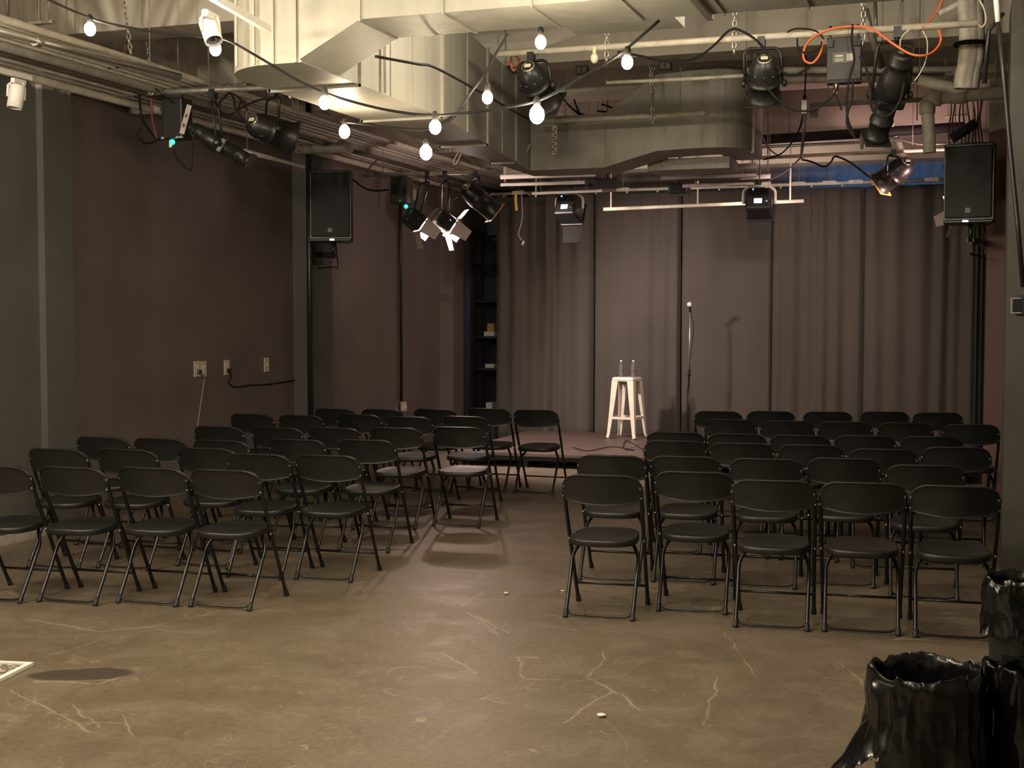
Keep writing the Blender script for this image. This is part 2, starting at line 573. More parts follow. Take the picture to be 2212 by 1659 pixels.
wall_box('floor', XL - .2, XR + .2, YF - .2, YB + .2, -.1, 0, M_FLOOR)
wall_box('ceiling', XL - .2, XR + .2, YF - .2, YB + .2, ZC, ZC + .15, M_CONC)
wall_box('wall_left', XL - .2, XL, YF - .2, YB + .2, 0, ZC, M_WALL)
wall_box('wall_right', XR, XR + .2, YF - .2, YB + .2, 0, ZC, M_PILR)
wall_box('wall_back', XL, XR, YB, YB + .2, 0, ZC, painted_concrete('back_wall_paint', (.03, .028, .028, 1), (.42, .38, .33, 1), 2.9))
wall_box('wall_front', XL, XR, YF - .2, YF, 0, ZC, M_PIL)
for nm, y0, y1 in (('pillar_left', 8.5, 8.85), ('pillar_left', 12.85, 13.4), ('pillar_left', 17.1, 17.5)):
    wall_box(nm, XL, -6.72, y0, y1, 0, ZC, M_WALL if y0 > 17 else M_PIL)
wall_box('wall_left_near', XL, -6.78, YF, 8.5, 0, ZC, M_PIL)
wall_box('baseboard_left', -6.78, -6.755, YF, 8.52, 0, .07, M_PIPEG)
wall_box('pillar_right', .255, XR, 9.1, 9.62, 0, ZC, M_PILR)
wall_box('pillar_right', AY(2129, 700, 13.3).x, XR, 13.3, 13.7, 0, ZC, M_REDP)
wall_box('pillar_right', .32, XR, 16.7, 17.1, 0, ZC, M_REDP)
for y0, y1, zb in ((4.5, 4.9, 3.9), (6.6, 6.9, 3.9), (8.70, 9.06, 3.9), (11.0, 11.38, 3.9), (13.0, 13.36, 3.95), (15.1, 15.5, 3.72), (16.7, 17.1, 3.62)):
    wall_box('ceiling_beam', XL, XR, y0, y1, zb, ZC, M_CONC)

# ================================================================== stage
SX0, SX1, SY0, SY1, SZ = -5.62, .15, 14.2, 17.1, .165
st = Thing('stage_platform', 'low scuffed brown stage platform in front of the dark curtains', 'stage', (-2.7, 15.65, 0))
nx = 3
for i in range(nx):
    for j in range(2):
        x0 = SX0 + (SX1 - SX0) * i / nx; x1 = SX0 + (SX1 - SX0) * (i + 1) / nx
        ya = SY0 + (SY1 - SY0) * j / 2; yb = SY0 + (SY1 - SY0) * (j + 1) / 2
        st.part('deck_panel', MB().rbox(((x0 + x1) / 2, (ya + yb) / 2, SZ - .02), (x1 - x0 - .006, yb - ya - .006, .04), .004), M_STAGE)
st.part('front_rail', MB().box(((SX0 + SX1) / 2, SY0 + .05, SZ - .065), (SX1 - SX0 - .04, .04, .05)), M_BLACKM)
st.part('side_rail', MB().box((SX0 + .05, (SY0 + SY1) / 2, SZ - .065), (.04, SY1 - SY0 - .14, .05)), M_BLACKM)
st.part('rear_skirt', MB().box(((SX0 + SX1) / 2, SY0 + .5, (SZ - .04) / 2), (SX1 - SX0 - .2, .02, SZ - .045)), M_BLACKM)
for i in range(8):
    x = SX0 + .12 + (SX1 - SX0 - .24) * i / 7
    st.part('support_leg', MB().box((x, SY0 + .06, (SZ - .04) / 2), (.05, .05, SZ - .041)), M_BLACKM)
for i in range(7):
    x = SX0 + .2 + (SX1 - SX0 - .24) * i / 7
    st.part('brace', MB().tube([(x, SY0 + .1, .015), (x + .55, SY0 + .1, SZ - .05)], .009, 6), M_BLACK)

# ================================================================== curtains
def curtain(x0, x1, y, z0, z1, label, seed, folds, amp, flat=.4, lean=0):
    rnd = random.Random(seed)
    nu, nv = 150, 16
    fs = []
    u = 0
    while u < 1:                                    # irregular fold positions
        w = rnd.uniform(.6, 1.6) / folds
        fs.append((u + w / 2, w, rnd.uniform(.3, 1.0) * amp)); u += w
    vs = []
    mb = MB()
    for j in range(nv + 1):
        t = j / nv
        z = z0 + (z1 - z0) * t
        row = []
        for i in range(nu + 1):
            s = i / nu
            d = 0
            for (c, w, a) in fs:
                q = (s - c + .010 * math.sin(3 * t + c * 40)) / (w * .62)
                if abs(q) < 1.6:
                    d += a * math.exp(-q * q * 2.2)
            d *= (.65 + .35 * math.sin(PI * min(1, .25 + t))) if t < .7 else 1
            d += .006 * math.sin(s * 60 + seed) * (t ** 6)
            for e_ in (s, 1 - s):
                if e_ < .035: d -= .10 * (1 - e_ / .035) ** 1.5
            d += .01 * noise.noise(Vector((s * 6, t * 3, seed)))
            edge = lean * (1 - t) * s
            row.append(Vector((x0 + (x1 - x0) * s + edge, y - d, z)))
        vs.append(row)
    mb.loft(vs, True, False, False, closed=False)
    o = single('stage_curtain', mb, M_CURT, label, 'curtain', 'dark curtains hung along the back of the stage')
    sol = o.modifiers.new('thickness', 'SOLIDIFY'); sol.thickness = .006; sol.offset = 1
    return o


CY0 = 17.45
def cx(px): return AY(px, 700, CY0).x
curtain(cx(1072), cx(1282), CY0 - .02, .02, 3.37, 'leftmost dark stage curtain with deep folds, beside the tall backstage shelf', 3, 6, .18)
curtain(cx(1283), cx(1468), CY0, .02, 3.37, 'dark stage curtain hanging behind the cream stool', 11, 5, .09)
curtain(cx(1469), cx(1666), CY0 + .03, .02, 3.37, 'dark stage curtain directly behind the microphone stand', 23, 3, .07)
curtain(cx(1667), cx(1862), CY0, .02, 3.37, 'dark stage curtain, second from the right wall', 31, 5, .11)
curtain(cx(1863), cx(2108), CY0 + .02, .02, 3.37, 'rightmost dark stage curtain with deep vertical folds near right wall', 47, 5, .18)
ld = MB(); rr_ = []
for j in range(9):
    z = .02 + 3.3 * j / 8
    rr_.append([Vector((cx(2100) + .012 * i + (.0), 16.95 + .035 * math.sin(i * 1.3), z)) for i in range(26)])
ld.loft(rr_, True, False, False, closed=False)
o = single('side_drape', ld, M_BLACKM, 'narrow black drape hanging between the rightmost curtain and the red-brown pillar', 'curtain')
sol = o.modifiers.new('thickness', 'SOLIDIFY'); sol.thickness = .006
tr = Thing('curtain_track', 'pale curtain track pipe running along the top of the stage curtains', 'curtain rail', (-2.7, CY0, 3.43))
tr.part('rail', MB().tube([(cx(1060), CY0, 3.43), (cx(2118), CY0, 3.43)], .022, 10), M_PIPEW)
for px in (1120, 1345, 1500, 1640, 1722, 1788, 1845, 2008):
    x = cx(px)
    tr.part('clip', MB().box((x, CY0, 3.435), (.17, .05, .05)), M_PIPEW)
    tr.part('hanger_rod', MB().tube([(x, CY0, 3.44), (x, CY0 + .1, 4.5)], .006, 6), M_GALVD)
for k in range(16):
    x = cx(1090 + 66 * k)
    tr.part('glider', MB().sphere((x, CY0 - .03, 3.395), .016, 8, 6), M_PIPEW)

# ================================================================== folding chairs
def loop_to_shell(rings):
    mb = MB()
    mb.loft(rings, True, True, True)
    return mb


def seat_mesh():
    out = []
    n = 56
    for k in range(n):
        a = 2 * PI * k / n
        c, s = math.cos(a), math.sin(a)
        e = 2 / 3.1
        x = abs(c) ** e * (1 if c > 0 else -1)
        y = abs(s) ** e * (1 if s > 0 else -1)
        w = .200 - .030 * (y + 1) / 2            # narrower towards the front
        yy = (.195 if y > 0 else .205) * y
        if y < 0: yy -= .012 * (1 - x * x)
        out.append((x * w, yy - .005))
    R = []
    def ring(sc, z):
        return [Vector((x * sc, y * sc, z - .03 * (y * sc) * 0 + .012 * max(0, y) / .2 * 0)) for x, y in out]
    R = [ring(.02, .429), ring(.5, .430), ring(.86, .434), ring(.93, .438), ring(.965, .4395), ring(.99, .436), ring(1.0, .429), ring(1.0, .405), ring(.985, .403), ring(.97, .41), ring(.9, .422), ring(.02, .421)]
    R = [[p + Vector((0, 0, .035 * p.y)) for p in r] for r in R]
    return loop_to_shell(list(reversed(R)))


def back_mesh():
    # outline in (s across, t up), rounded upper corners, bowed lower edge
    pts = []
    W, T, B = .224, .088, -.072
    rc = .085
    for k in range(13):
        s = -W + rc + (2 * W - 2 * rc) * k / 12
        pts.append((s, T + .004 * (1 - (s / W) ** 2)))
    for k in range(1, 9):
        a = PI / 2 - PI / 2 * k / 8
        pts.append((W - rc + rc * math.cos(a), T - rc + rc * math.sin(a)))
    pts.append((W, (T - rc + B) / 2))
    rb = .025
    for k in range(0, 4):
        a = -PI / 2 * k / 3
        pts.append((W - rb + rb * math.cos(a), B + rb + rb * math.sin(a)))
    for k in range(1, 16):
        s = W - rb - (2 * W - 2 * rb) * k / 16
        pts.append((s, B - .022 * (1 - (s / (W - rb)) ** 2)))
    for k in range(0, 4):
        a = -PI / 2 - PI / 2 * k / 3
        pts.append((-W + rb + rb * math.cos(a), B + rb + rb * math.sin(a)))
    pts.append((-W, (T - rc + B) / 2))
    for k in range(0, 8):
        a = PI - PI / 2 * k / 8
        pts.append((-W + rc + rc * math.cos(a), T - rc + rc * math.sin(a)))
    lean = math.radians(20)

    def P(s, t, d):
        y = -.176 + .055 * (s / .224) ** 2
        v = Vector((s, y + d, 0))
        return Vector((s, v.y - t * math.sin(lean), .700 + t * math.cos(lean) + d * math.sin(lean) * .5))

    def ring(sc, d, sct=None):
        return [P(s * sc, t * (sct or sc), d) for s, t in pts]
    R = [ring(.03, .004), ring(.45, .004), ring(.85, .004), ring(.93, .006), ring(.965, .012), ring(.99, .012), ring(1.0, .004), ring(1.0, -.008), ring(.985, -.013), ring(.95, -.009), ring(.85, -.006), ring(.45, -.006), ring(.03, -.006)]
    return loop_to_shell(R)


ZS, XS = 1.037, 1.03


def zs(mb):
    mb.v = [Vector((p.x * XS, p.y * 1.01, p.z * ZS)) for p in mb.v]
    return mb


def make_chair():
    t = Thing('folding_chair', 'black folding chair', 'chair')
    t.part('seat', zs(seat_mesh()), M_CHAIR)
    t.part('backrest', zs(back_mesh()), M_CHAIR)
    for s in (-1, 1):
        front = catmull([(s * .204, .222, .012), (s * .207, .12, .205), (s * .2115, .012, .418), (s * .2145, -.075, .585), (s * .215, -.135, .72)], 4)
        leg = t.part('leg', zs(MB().tube(front, .0112, 10)), M_CTUBE)
        t.part('rubber_foot', zs(MB().lathe([(.013, 0), (.0155, .004), (.0145, .04), (.0125, .045)], (s * .2035, .229, .0), (0, -.45, 1), 10)), M_RUB, leg)
        t.part('rivet', zs(MB().lathe([(.0065, 0), (.0065, .003), (.003, .005)], (s * .219, -.128, .655), (s, -.7, .1), 8)), M_RIVET)
        rear = catmull([(s * .186, -.212, .012), (s * .186, -.11, .165), (s * .187, -.05, .262), (s * .186, -.022, .305), (s * .174, .0, .340), (s * .152, .022, .375), (s * .142, .04, .412)], 4)
        leg2 = t.part('leg', zs(MB().tube(rear, .0108, 10)), M_CTUBE)
        t.part('rubber_foot', zs(MB().lathe([(.013, 0), (.0152, .004), (.0142, .04), (.012, .045)], (s * .186, -.219, .0), (0, .62, 1), 10)), M_RUB, leg2)
        t.part('hinge_bolt', zs(MB().lathe([(.008, 0), (.008, .008), (.004, .011)], (s * .208, .007, .40), (s, 0, 0), 8)), M_RIVET)
    bar = catmull([(-.186, -.178, .062), (-.176, -.192, .034), (-.145, -.2, .018), (-.08, -.202, .015), (0, -.202, .015), (.08, -.202, .015), (.145, -.2, .018), (.176, -.192, .034), (.186, -.178, .062)], 4)
    t.part('rear_stretcher', zs(MB().tube(bar, .0065, 8)), M_CTUBE)
    t.part('front_stretcher', zs(MB().tube([(-.205, .165, .122), (.205, .165, .122)], .0075, 8)), M_CTUBE)
    t.part('seat_bracket', zs(MB().box((0, .055, .413), (.30, .03, .014))), M_CTUBE)
    return t.e


proto = make_chair()
TOPZ, TOPY = .812, -.206                    # top edge of the backrest, in the chair's own space
ORD = ['first', 'second', 'third', 'fourth', 'fifth']
ROWN = ['nearest', 'second', 'third', 'fourth', 'fifth', 'front']
left_rows = [
    [(-8, 1008), (140, 1010), (306, 1011), (474, 1016)],
    [(122, 971), (276, 972), (414, 968), (556, 982), (690, 984)],
    [(211, 945), (337, 948), (467, 952), (633, 950), (784, 951)],
    [(464, 922), (597, 924), (716, 925), (852, 925), (972, 923)],
    [(537, 895), (647, 898), (765, 896), (880, 901), (997, 900)],
    [(722, 884), (820, 885), (930, 884), (1050, 883), (1153, 886)]]
right_rows = [
    [(1308, 1028), (1483, 1020), (1669, 1039), (1864, 1044), (2066, 1051)],
    [(1318, 985), (1478, 987), (1653, 992), (1822, 991), (2000, 1006)],
    [(1456, 953), (1601, 958), (1750, 962), (1908, 971), (2067, 967)],
    [(1458, 934), (1590, 938), (1727, 941), (1868, 942), (2013, 944)],
    [(1577, 907), (1699, 910), (1826, 912), (1957, 914), (2099, 918)],
    [(1550, 889), (1664, 889), (1788, 890), (1911, 890), (2026, 892)]]
first = True
CHAIRS = []
for side, rows in (('left', left_rows), ('right', right_rows)):
    for r, row in enumerate(rows):
        n = len(row)
        yaw0 = math.radians(YAWS[side][r])
        off = Matrix.Rotation(yaw0, 3, 'Z') @ Vector((0, TOPY, 0))
        spots_ = [G(px, py, TOPZ) - off for px, py in row]
        for it in range(60):                     # neighbours may touch but not overlap
            for k in range(n - 1):
                a_, b_ = spots_[k], spots_[k + 1]
                gap = b_.x - a_.x
                if gap < .464:
                    a_.x -= (.464 - gap) / 2; b_.x += (.464 - gap) / 2
        for k in range(n):
            o = proto if first else copy_thing(proto); first = False
            yaw = yaw0 + math.radians(random.uniform(-.8, .8))
            loc = Vector((spots_[k].x, spots_[k].y, 0))
            o.location = loc
            o.rotation_euler = (0, 0, yaw)
            CHAIRS.append((side, r, k, o.location.copy()))
            seat_no = (n - k) if side == 'left' else (k + 1)
            rown = ROWN[r] + (' row' if r in (0, 5) else ' row from the camera')
            if r == 5: rown = 'row next to the stage'
            if r == 0: rown = 'row nearest the camera'
            o['label'] = 'black folding chair, %s block, %s, %s from the centre aisle' % (side, rown, ORD[seat_no - 1])
            o['category'] = 'chair'
            o['group'] = 'black folding chairs in the %s seating block' % side

# ================================================================== ducts
def ring_duct(mb, sections):
    """sections: list of (4 corner points)"""
    return mb.loft(sections, False, True, True)


DB, DT = 3.10, 3.86
dm = Thing('main_air_duct', 'large cream rectangular air duct running towards the stage, with rounded near corner', 'duct', (-3.8, 9.5, DB))
# body: outline in plan with a rounded outer near corner, extruded in height
x0, x1 = -4.07, -3.47
plan = []
cr = .42
for k in range(13):
    a = PI + PI / 2 * k / 12
    plan.append((x0 + cr + cr * math.cos(a), 6.56 + cr + cr * math.sin(a)))
plan += [(x1, 6.56), (x1, 8.62), (-3.93, 11.98), (-3.93, 12.5), (-4.05, 12.5)]
mb = MB()
mb.loft([[Vector((x, y, DB)) for x, y in plan], [Vector((x, y, DT)) for x, y in plan]], False)
for i in range(11):
    for fi, f in enumerate(mb.f):
        pass
dm.part('body', mb, M_DUCT)
for y in (7.3, 8.62, 10.1, 11.3):
    xr = x1 if y <= 8.62 else x1 + (-3.93 - x1) * (y - 8.62) / (11.98 - 8.62)
    m2 = MB()
    m2.box(((x0 + xr) / 2, y, DB - .006), (xr - x0 + .03, .03, .02))
    m2.box((xr + .008, y, (DB + DT) / 2), (.02, .03, DT - DB + .03))
    m2.box((x0 - .008, y, (DB + DT) / 2), (.02, .03, DT - DB + .03))
    dm.part('flange', m2, M_DUCT)
for x in (-3.93, -3.82, -3.70, -3.56):
    dm.part('seam', MB().box((x + .06, 6.553, (DB + DT) / 2), (.012, .014, DT - DB)), M_DUCT)
for y in (7.75, 8.1, 9.4, 10.7):
    xr = x1 if y <= 8.62 else x1 + (-3.93 - x1) * (y - 8.62) / (11.98 - 8.62)
    dm.part('seam', MB().box((xr + .003, y, (DB + DT) / 2), (.012, .012, DT - DB)), M_DUCT)
for (px, py) in ((588, 0), (1092, 150)):
    pass
for x, y in ((-4.1, 7.6), (-3.44, 7.6), (-4.1, 10.4)):
    dm.part('hanger_strap', MB().box((x, y, (DB + ZC) / 2), (.004, .03, ZC - DB)), M_GALV)

cd = Thing('cross_air_duct', 'cream rectangular air duct crossing the top of the picture to the right wall', 'duct', (-1.5, 6.8, 3.3))
cy0, cy1, cb = 6.53, 7.03, 3.30
mb = MB()
secs = []
for x, zb in ((-3.465, DB + .01), (-3.10, cb), (XR - .01, cb)):
    secs.append([Vector((x, cy0, zb)), Vector((x, cy1, zb)), Vector((x, cy1, DT)), Vector((x, cy0, DT))])
ring_duct(mb, secs)
cd.part('body', mb, M_DUCT)
for x in (-3.10, -2.62, -2.13, -1.66, -1.22, -.78, -.32, .12):
    m2 = MB()
    m2.box((x, (cy0 + cy1) / 2, cb - .004), (.012, cy1 - cy0 + .012, .014))
    m2.box((x, cy0 - .004, (cb + DT) / 2), (.012, .014, DT - cb))
    cd.part('seam', m2, M_DUCT)
m2 = MB().box((-1.30, (cy0 + cy1) / 2, cb - .012), (.035, cy1 - cy0 + .05, .03))
cd.part('flange', m2, M_GALV)
cd.part('register_box', MB().box((-1.80, cy1 + .14, cb + .08), (.62, .27, .16)), M_DUCT)
for x in (-2.9, -1.0):
    cd.part('hanger_strap', MB().box((x, cy1 + .006, (cb + ZC) / 2), (.03, .004, ZC - cb)), M_GALV)

# branch duct along the back of the seating, with rounded elbow at its right end
bd = Thing('branch_air_duct', 'grey-cream air duct with stepped underside and rounded right elbow above the stage', 'duct', (-3.0, 12.3, DB))
by0, by1 = 12.0, 12.55
prof = [(-3.925, 3.10, 3.60), (-3.20, 3.10, 3.60), (-2.95, 3.17, 3.76), (-2.70, 3.235, 3.93), (-2.35, 3.245, 3.95), (-2.22, 3.245, 3.95)]
secs = [[Vector((x, by0, b)), Vector((x, by1, b)), Vector((x, by1, t)), Vector((x, by0, t))] for x, b, t in prof]
rr = .33
for k in range(1, 9):                               # elbow turning towards the stage
    a = PI / 2 * k / 8
    xo, yo = -2.22 + rr * math.sin(a), by0 + rr * (1 - math.cos(a))
    xi, yi = -2.22 + .02 * math.sin(a), by1 - .02 * 0
    secs.append([Vector((xo, yo, 3.245)), Vector((xi, by1, 3.245)), Vector((xi, by1, 3.95)), Vector((xo, yo, 3.95))])
secs.append([Vector((-1.89, 13.05, 3.245)), Vector((-2.22, 13.05, 3.245)), Vector((-2.22, 13.05, 3.95)), Vector((-1.89, 13.05, 3.95))])
mb = MB(); ring_duct(mb, secs)
bd.part('body', mb, M_DUCT)
for x, b, t in (prof[0], (-3.7, 3.1, 3.6), prof[1], (-2.3, 3.245, 3.95)):
    bd.part('seam', MB().box((x + .01, by0 - .004, (b + t) / 2), (.012, .014, t - b)), M_DUCT)
bd.part('flange', MB().box((-1.885, 12.42, 3.6), (.03, .04, .74)), M_WHITE)
bd.part('damper_box', MB().box((-2.55, 12.95, 3.19), (.8, .5, .11)), M_GALVD)

# ================================================================== lighting pipes and conduits
def pipe(name, pts, r, m, label, cat='pipe', group=None, seg=10, collars=(), hang=(.15, .85)):
    mb = MB().tube(pts, r, seg)
    if not collars and not hang:
        return single(name, mb, m, label, cat, group)
    t = Thing(name, label, cat, Vector(pts[0]), group)
    t.part('tube', mb, m)
    a, b = Vector(pts[0]), Vector(pts[-1])
    for f in hang:
        p = a.lerp(b, f) if len(pts) == 2 else Vector(pts[int(f * (len(pts) - 1) + .5)])
        t.part('hanger_rod', MB().tube([p, (p.x, p.y, ZC)], .004, 6), M_GALVD)
    for p, d in collars:
        t.part('collar', MB().lathe([(r * 1.25, -.03), (r * 1.35, -.02), (r * 1.35, .02), (r * 1.25, .03)], p, d, 12), m)
    return t.e


def chain(p0, p1, label, group='suspension chains', r=.0042, ln=.05):
    p0, p1 = Vector(p0), Vector(p1)
    d = (p1 - p0); n = max(2, int(d.length / (ln * .74))); d.normalize()
    M = frame_to(d)
    mb = MB()
    for k in range(n):
        c = p0 + (p1 - p0) * ((k + .5) / n)
        ax = M.col[0] if k % 2 else M.col[1]
        pts = []
        for j in range(10):
            a = 2 * PI * j / 10
            pts.append(c + d * (ln / 2 * math.cos(a)) + ax * (.014 * math.sin(a)))
        mb.tube(pts, r, 5, closed=True)
    return single('chain', mb, M_CHAIN, label, 'chain', group)


def cable(name, pts, r, m, label, cat='cable', group=None, n=6):
    return single(name, MB().tube(catmull(pts, n), r, 6), m, label, cat, group)


BARY = 9.2
bar1a, bar1b = AY(1074, 117, BARY), AY(2112, 50, BARY)
pipe('lighting_pipe', [bar1a, bar1b], .024, M_PIPEW, 'long cream lighting pipe across the right side, holding the grey box and lamps', 'lighting pipe')
LBY = 9.3
lb0, lb1 = AY(216, 205, LBY), AY(600, 188, LBY)
pipe('lighting_pipe', [lb0, lb1], .024, M_GALVD, 'grey lighting pipe over the left seating block', 'lighting pipe')
l3a, l3b = AY(1172, 263, 11.6), AY(1524, 244, 11.6)
pipe('lighting_pipe', [l3a, l3b], .024, M_PIPEW, 'short cream pipe hung by a chain in front of the branch duct', 'lighting pipe')
f0, f1 = AY(784, 378, 13.4), AY(1085, 371, 13.4)
pipe('lighting_pipe', [f0, f1], .022, M_PIPEG, 'grey lighting pipe holding the glowing flood lamps at stage left', 'lighting pipe')
r0, r1 = AY(1600, 343, 14.3), AY(2040, 322, 14.3)
pipe('lighting_pipe', [r0, r1], .02, M_PIPEW, 'pale lighting pipe in front of the right curtains', 'lighting pipe')
s0, s1 = AY(1304, 452, 15.6), AY(1736, 434, 15.6)
sp = Thing('suspended_stage_bar', 'pink-lit pale bar hung on rods in front of the stage curtains', 'lighting pipe', s0)
sp.part('bar', MB().tube([s0, s1], .021, 10), M_PIPEW)
for px, py in ((1320, 448), (1507, 441), (1707, 434)):
    b = AY(px, py, 15.6)
    sp.part('hanger_rod', MB().tube([b, (b.x, b.y, 3.72)], .010, 6), M_PIPEW)
w0, w1 = AX(528, 326, -5.9), None
w1 = G(656, 361, w0.z)
wb = Thing('suspended_pale_bar', 'thin pale bar hung on rods along the left wall beside the black spotlight', 'lighting pipe', w0)
wb.part('bar', MB().tube([w0, w1], .020, 8), M_PIPEW)
for t in (.04, .90):
    b = w0.lerp(w1, t)
    wb.part('hanger_rod', MB().tube([b, (b.x, b.y, 4.45)], .006, 6), M_GALVD)

# near left galvanised pipe
g0 = AX(0, 67, -5.55); g1 = AX(388, 166, -5.55)
pipe('galvanised_pipe', [g0 + (g0 - g1) * .3, g1], .026, M_GALV, 'shiny galvanised pipe slanting down from the top left corner', 'pipe',
     collars=((AX(81, 89, -5.55), g1 - g0),))
# conduit runs along the left wall (they follow the room's length)
runs = [(-6.66, 3.50, .034, M_PIPEW), (-6.55, 3.52, .014, M_PIPEG), (-6.45, 3.535, .022, M_PIPEW), (-6.34, 3.545, .040, M_PIPEB), (-6.22, 3.555, .045, M_PIPEG),
        (-6.13, 3.567, .014, M_PIPEW), (-6.06, 3.577, .016, M_PIPEW), (-5.99, 3.585, .022, M_PIPEG), (-5.92, 3.595, .014, M_PIPEW), (-5.84, 3.605, .026, M_PIPEW)]
where = ['lowest of the left ceiling bundle, hugging the wall', 'second from the left wall', 'third from the left wall', 'brown one in the left ceiling bundle',
         'thick grey one in the left ceiling bundle', 'sixth from the left wall', 'seventh from the left wall', 'eighth from the left wall', 'ninth from the left wall', 'nearest the main air duct']
for k, (x, z, r, m) in enumerate(runs):
    pts = [(x, 3.0, z), (x, 8.0, z), (x + .02 * math.sin(k * 2), 13, z - .01), (x, 18.4, z - .02)]
    single('conduit', MB().tube(pts, r, 8), m, 'long conduit running along the ceiling, ' + where[k], 'conduit', 'conduits along the left ceiling')
for k, y in enumerate((5.2, 7.4, 9.9, 12.2, 14.4, 16.4)):
    mb = MB().box((-6.25, y, 3.66), (1.0, .04, .02))
    for x in (-6.72, -5.78):
        mb.tube([(x, y, 3.66), (x, y, ZC)], .006, 6)
    hg = Thing('conduit_hanger', 'metal trapeze hanger over the left conduits, %s from the camera' % ['nearest', 'second', 'third', 'fourth', 'fifth', 'farthest'][k], 'hanger', (-6.25, y, 3.65), 'hangers over the left conduits')
    hg.part('strut', MB().box((-6.25, y, 3.66), (1.0, .04, .02)), M_GALVD)
    for x in (-6.72, -5.78):
        hg.part('threaded_rod', MB().tube([(x, y, 3.66), (x, y, ZC)], .006, 6), M_GALVD)
# insulated pipe stubs
for (a, b, y, lab) in (((282, 236), (352, 236), 9.9, 'thick pale pipe end below the left lighting pipe'), ((640, 324), (760, 324), 12.6, 'thick pale pipe section over the left wall speaker')):
    p, q = AY(a[0], a[1], y), AY(b[0], b[1], y)
    q.z = p.z
    single('insulated_pipe', MB().lathe([(.035, 0), (.052, .004), (.052, (q - p).length)], p, q - p, 16), M_PIPEG, lab, 'pipe')
# conduits down the left wall
for px, y1, lab, r in ((648, 12.82, 'black pipe running down the left wall beside the pillar', .032), (866, None, 'slim black conduit running down to the small switch box', .020)):
    if y1:
        x, y = -6.75 + .07, 12.78
    else:
        p = AX(866, 600, XL + .05); x, y = p.x, p.y
    single('wall_conduit', MB().tube([(x, y, .02 if y1 else AX(868, 866, XL + .05).z), (x, y, 4.45)], r, 10), M_BLACK, lab, 'conduit')

# right-hand pipes (far side of the pipe with the spotlights)
pipe('ceiling_pipe', [AY(1310, 179, 10.2), AY(1500, 170, 10.2), AY(1612, 163, 10.2)], .015, M_PIPEW, 'thin pale pipe crossing in front of the branch duct top')
pipe('ceiling_pipe', [AY(1610, 152, 12.0), AY(2058, 150, 12.0)], .030, M_PIPEW, 'pale pipe behind the grey dimmer box')
pipe('ceiling_pipe', [AY(1600, 170, 12.3), AY(2040, 164, 12.3)], .05, M_PIPEG, 'thick grey pipe behind the grey dimmer box')
pipe('ceiling_pipe', [AY(1752, 227, 12.4), AY(2000, 215, 12.4)], .022, M_PIPEG, 'grey pipe running left from the elbow of the drain pipe')
dr = Thing('drain_pipe', 'thick cream drain pipe with an elbow at top right', 'pipe', AY(2003, 300, 12.2))
for f_ in (0, 1):
    q_ = AY((2150, 2040)[f_], (201, 210)[f_], 12.2)
    dr.part('hanger_rod', MB().tube([q_, (q_.x, q_.y, ZC)], .005, 6), M_GALVD)
dr.part('run', MB().tube(catmull([AY(2180, 199, 12.2), AY(2090, 206, 12.2), AY(2022, 213, 12.2), AY(2006, 216, 12.2), AY(2003, 228, 12.2), AY(2006, 280, 12.2), AY(2008, 330, 12.2)], 4), .055, 12), M_PIPEW)
for q, d in ((AY(2018, 213, 12.2), (1, 0, 0)), (AY(2003, 232, 12.2), (0, 0, 1)), (AY(2072, 207, 12.2), (1, 0, 0))):
    dr.part('coupling', MB().lathe([(.06, -.06), (.068, -.055), (.068, .055), (.06, .06)], q, d, 14), M_PIPEW)
pipe('ceiling_pipe', [AY(1985, 172, 11.0), AY(2066, 192, 11.0), AY(2092, 188, 11.0)], .045, M_PIPEW, 'short cream pipe slanting towards the cable bundle at top right')
pipe('ceiling_pipe', [AY(1868, 20, 10.0), AY(1876, 55, 10.0), AY(1905, 145, 10.2)], .028, M_GALVD, 'grey pipe leaning behind the orange cord')
pipe('ceiling_pipe', [AY(1890, 0, 10.4), AY(1893, 80, 10.4)], .014, M_GALVD, 'thin hanging rod above the orange cord')
pipe('black_bar', [AY(1640, 302, 14.7), AY(2085, 274, 14.7)], .055, M_BLACKM, 'thick black bar crossing below the beam at right')
pipe('ceiling_pipe', [AY(1630, 318, 14.9), AY(1950, 303, 14.9), AY(1985, 312, 14.9), AY(2130, 309, 14.9)], .018, M_GALV, 'shiny kinked conduit above the right curtains')
pipe('black_bar', [AY(2055, 300, 13.6), AY(2110, 265, 13.6)], .05, M_BLACKM, 'short black bar slanting above the right wall speaker')
pipe('ceiling_pipe', [AY(1925, 262, 14.6), AY(1958, 350, 15.6), AY(1965, 372, 15.8)], .03, M_PIPEW, 'pale pipe slanting down behind the right spotlight')
pipe('ceiling_pipe', [AY(2040, 252, 14.2), AY(2094, 248, 14.2)], .014, M_PIPEW, 'short pale bar crossing the red hanging wires')
# thick cable bundle, upper right
cb_ = Thing('cable_bundle', 'bundle of thick grey hanging pipes and cables at top right', 'cable bundle', AY(2088, 190, 9.9))
for px, pw, m, nm in ((2084, .050, M_PIPEW, 'pipe'), (2100, .045, M_PIPEG, 'pipe'), (2112, .034, M_PIPEG, 'pipe'), (2094, .022, M_PIPEB, 'cable'), (2078, .014, M_CABLE, 'cable'), (2120, .012, M_CABLE, 'cable')):
    pts = catmull([Vector((AY(px, -30, 9.9).x, 9.9, ZC)), AY(px, -10, 9.9), AY(px + 3, 60, 9.9), AY(px + 2, 120, 9.9), AY(px - 6, 165, 9.9), AY(px - 9, 192, 9.9)], 5)
    cb_.part(nm, MB().tube(pts, pw, 10), m)
cb_.part('tie', MB().lathe([(.11, -.01), (.115, 0), (.11, .01)], AY(2096, 95, 9.9), (0, 0, 1), 14), M_CABLE)
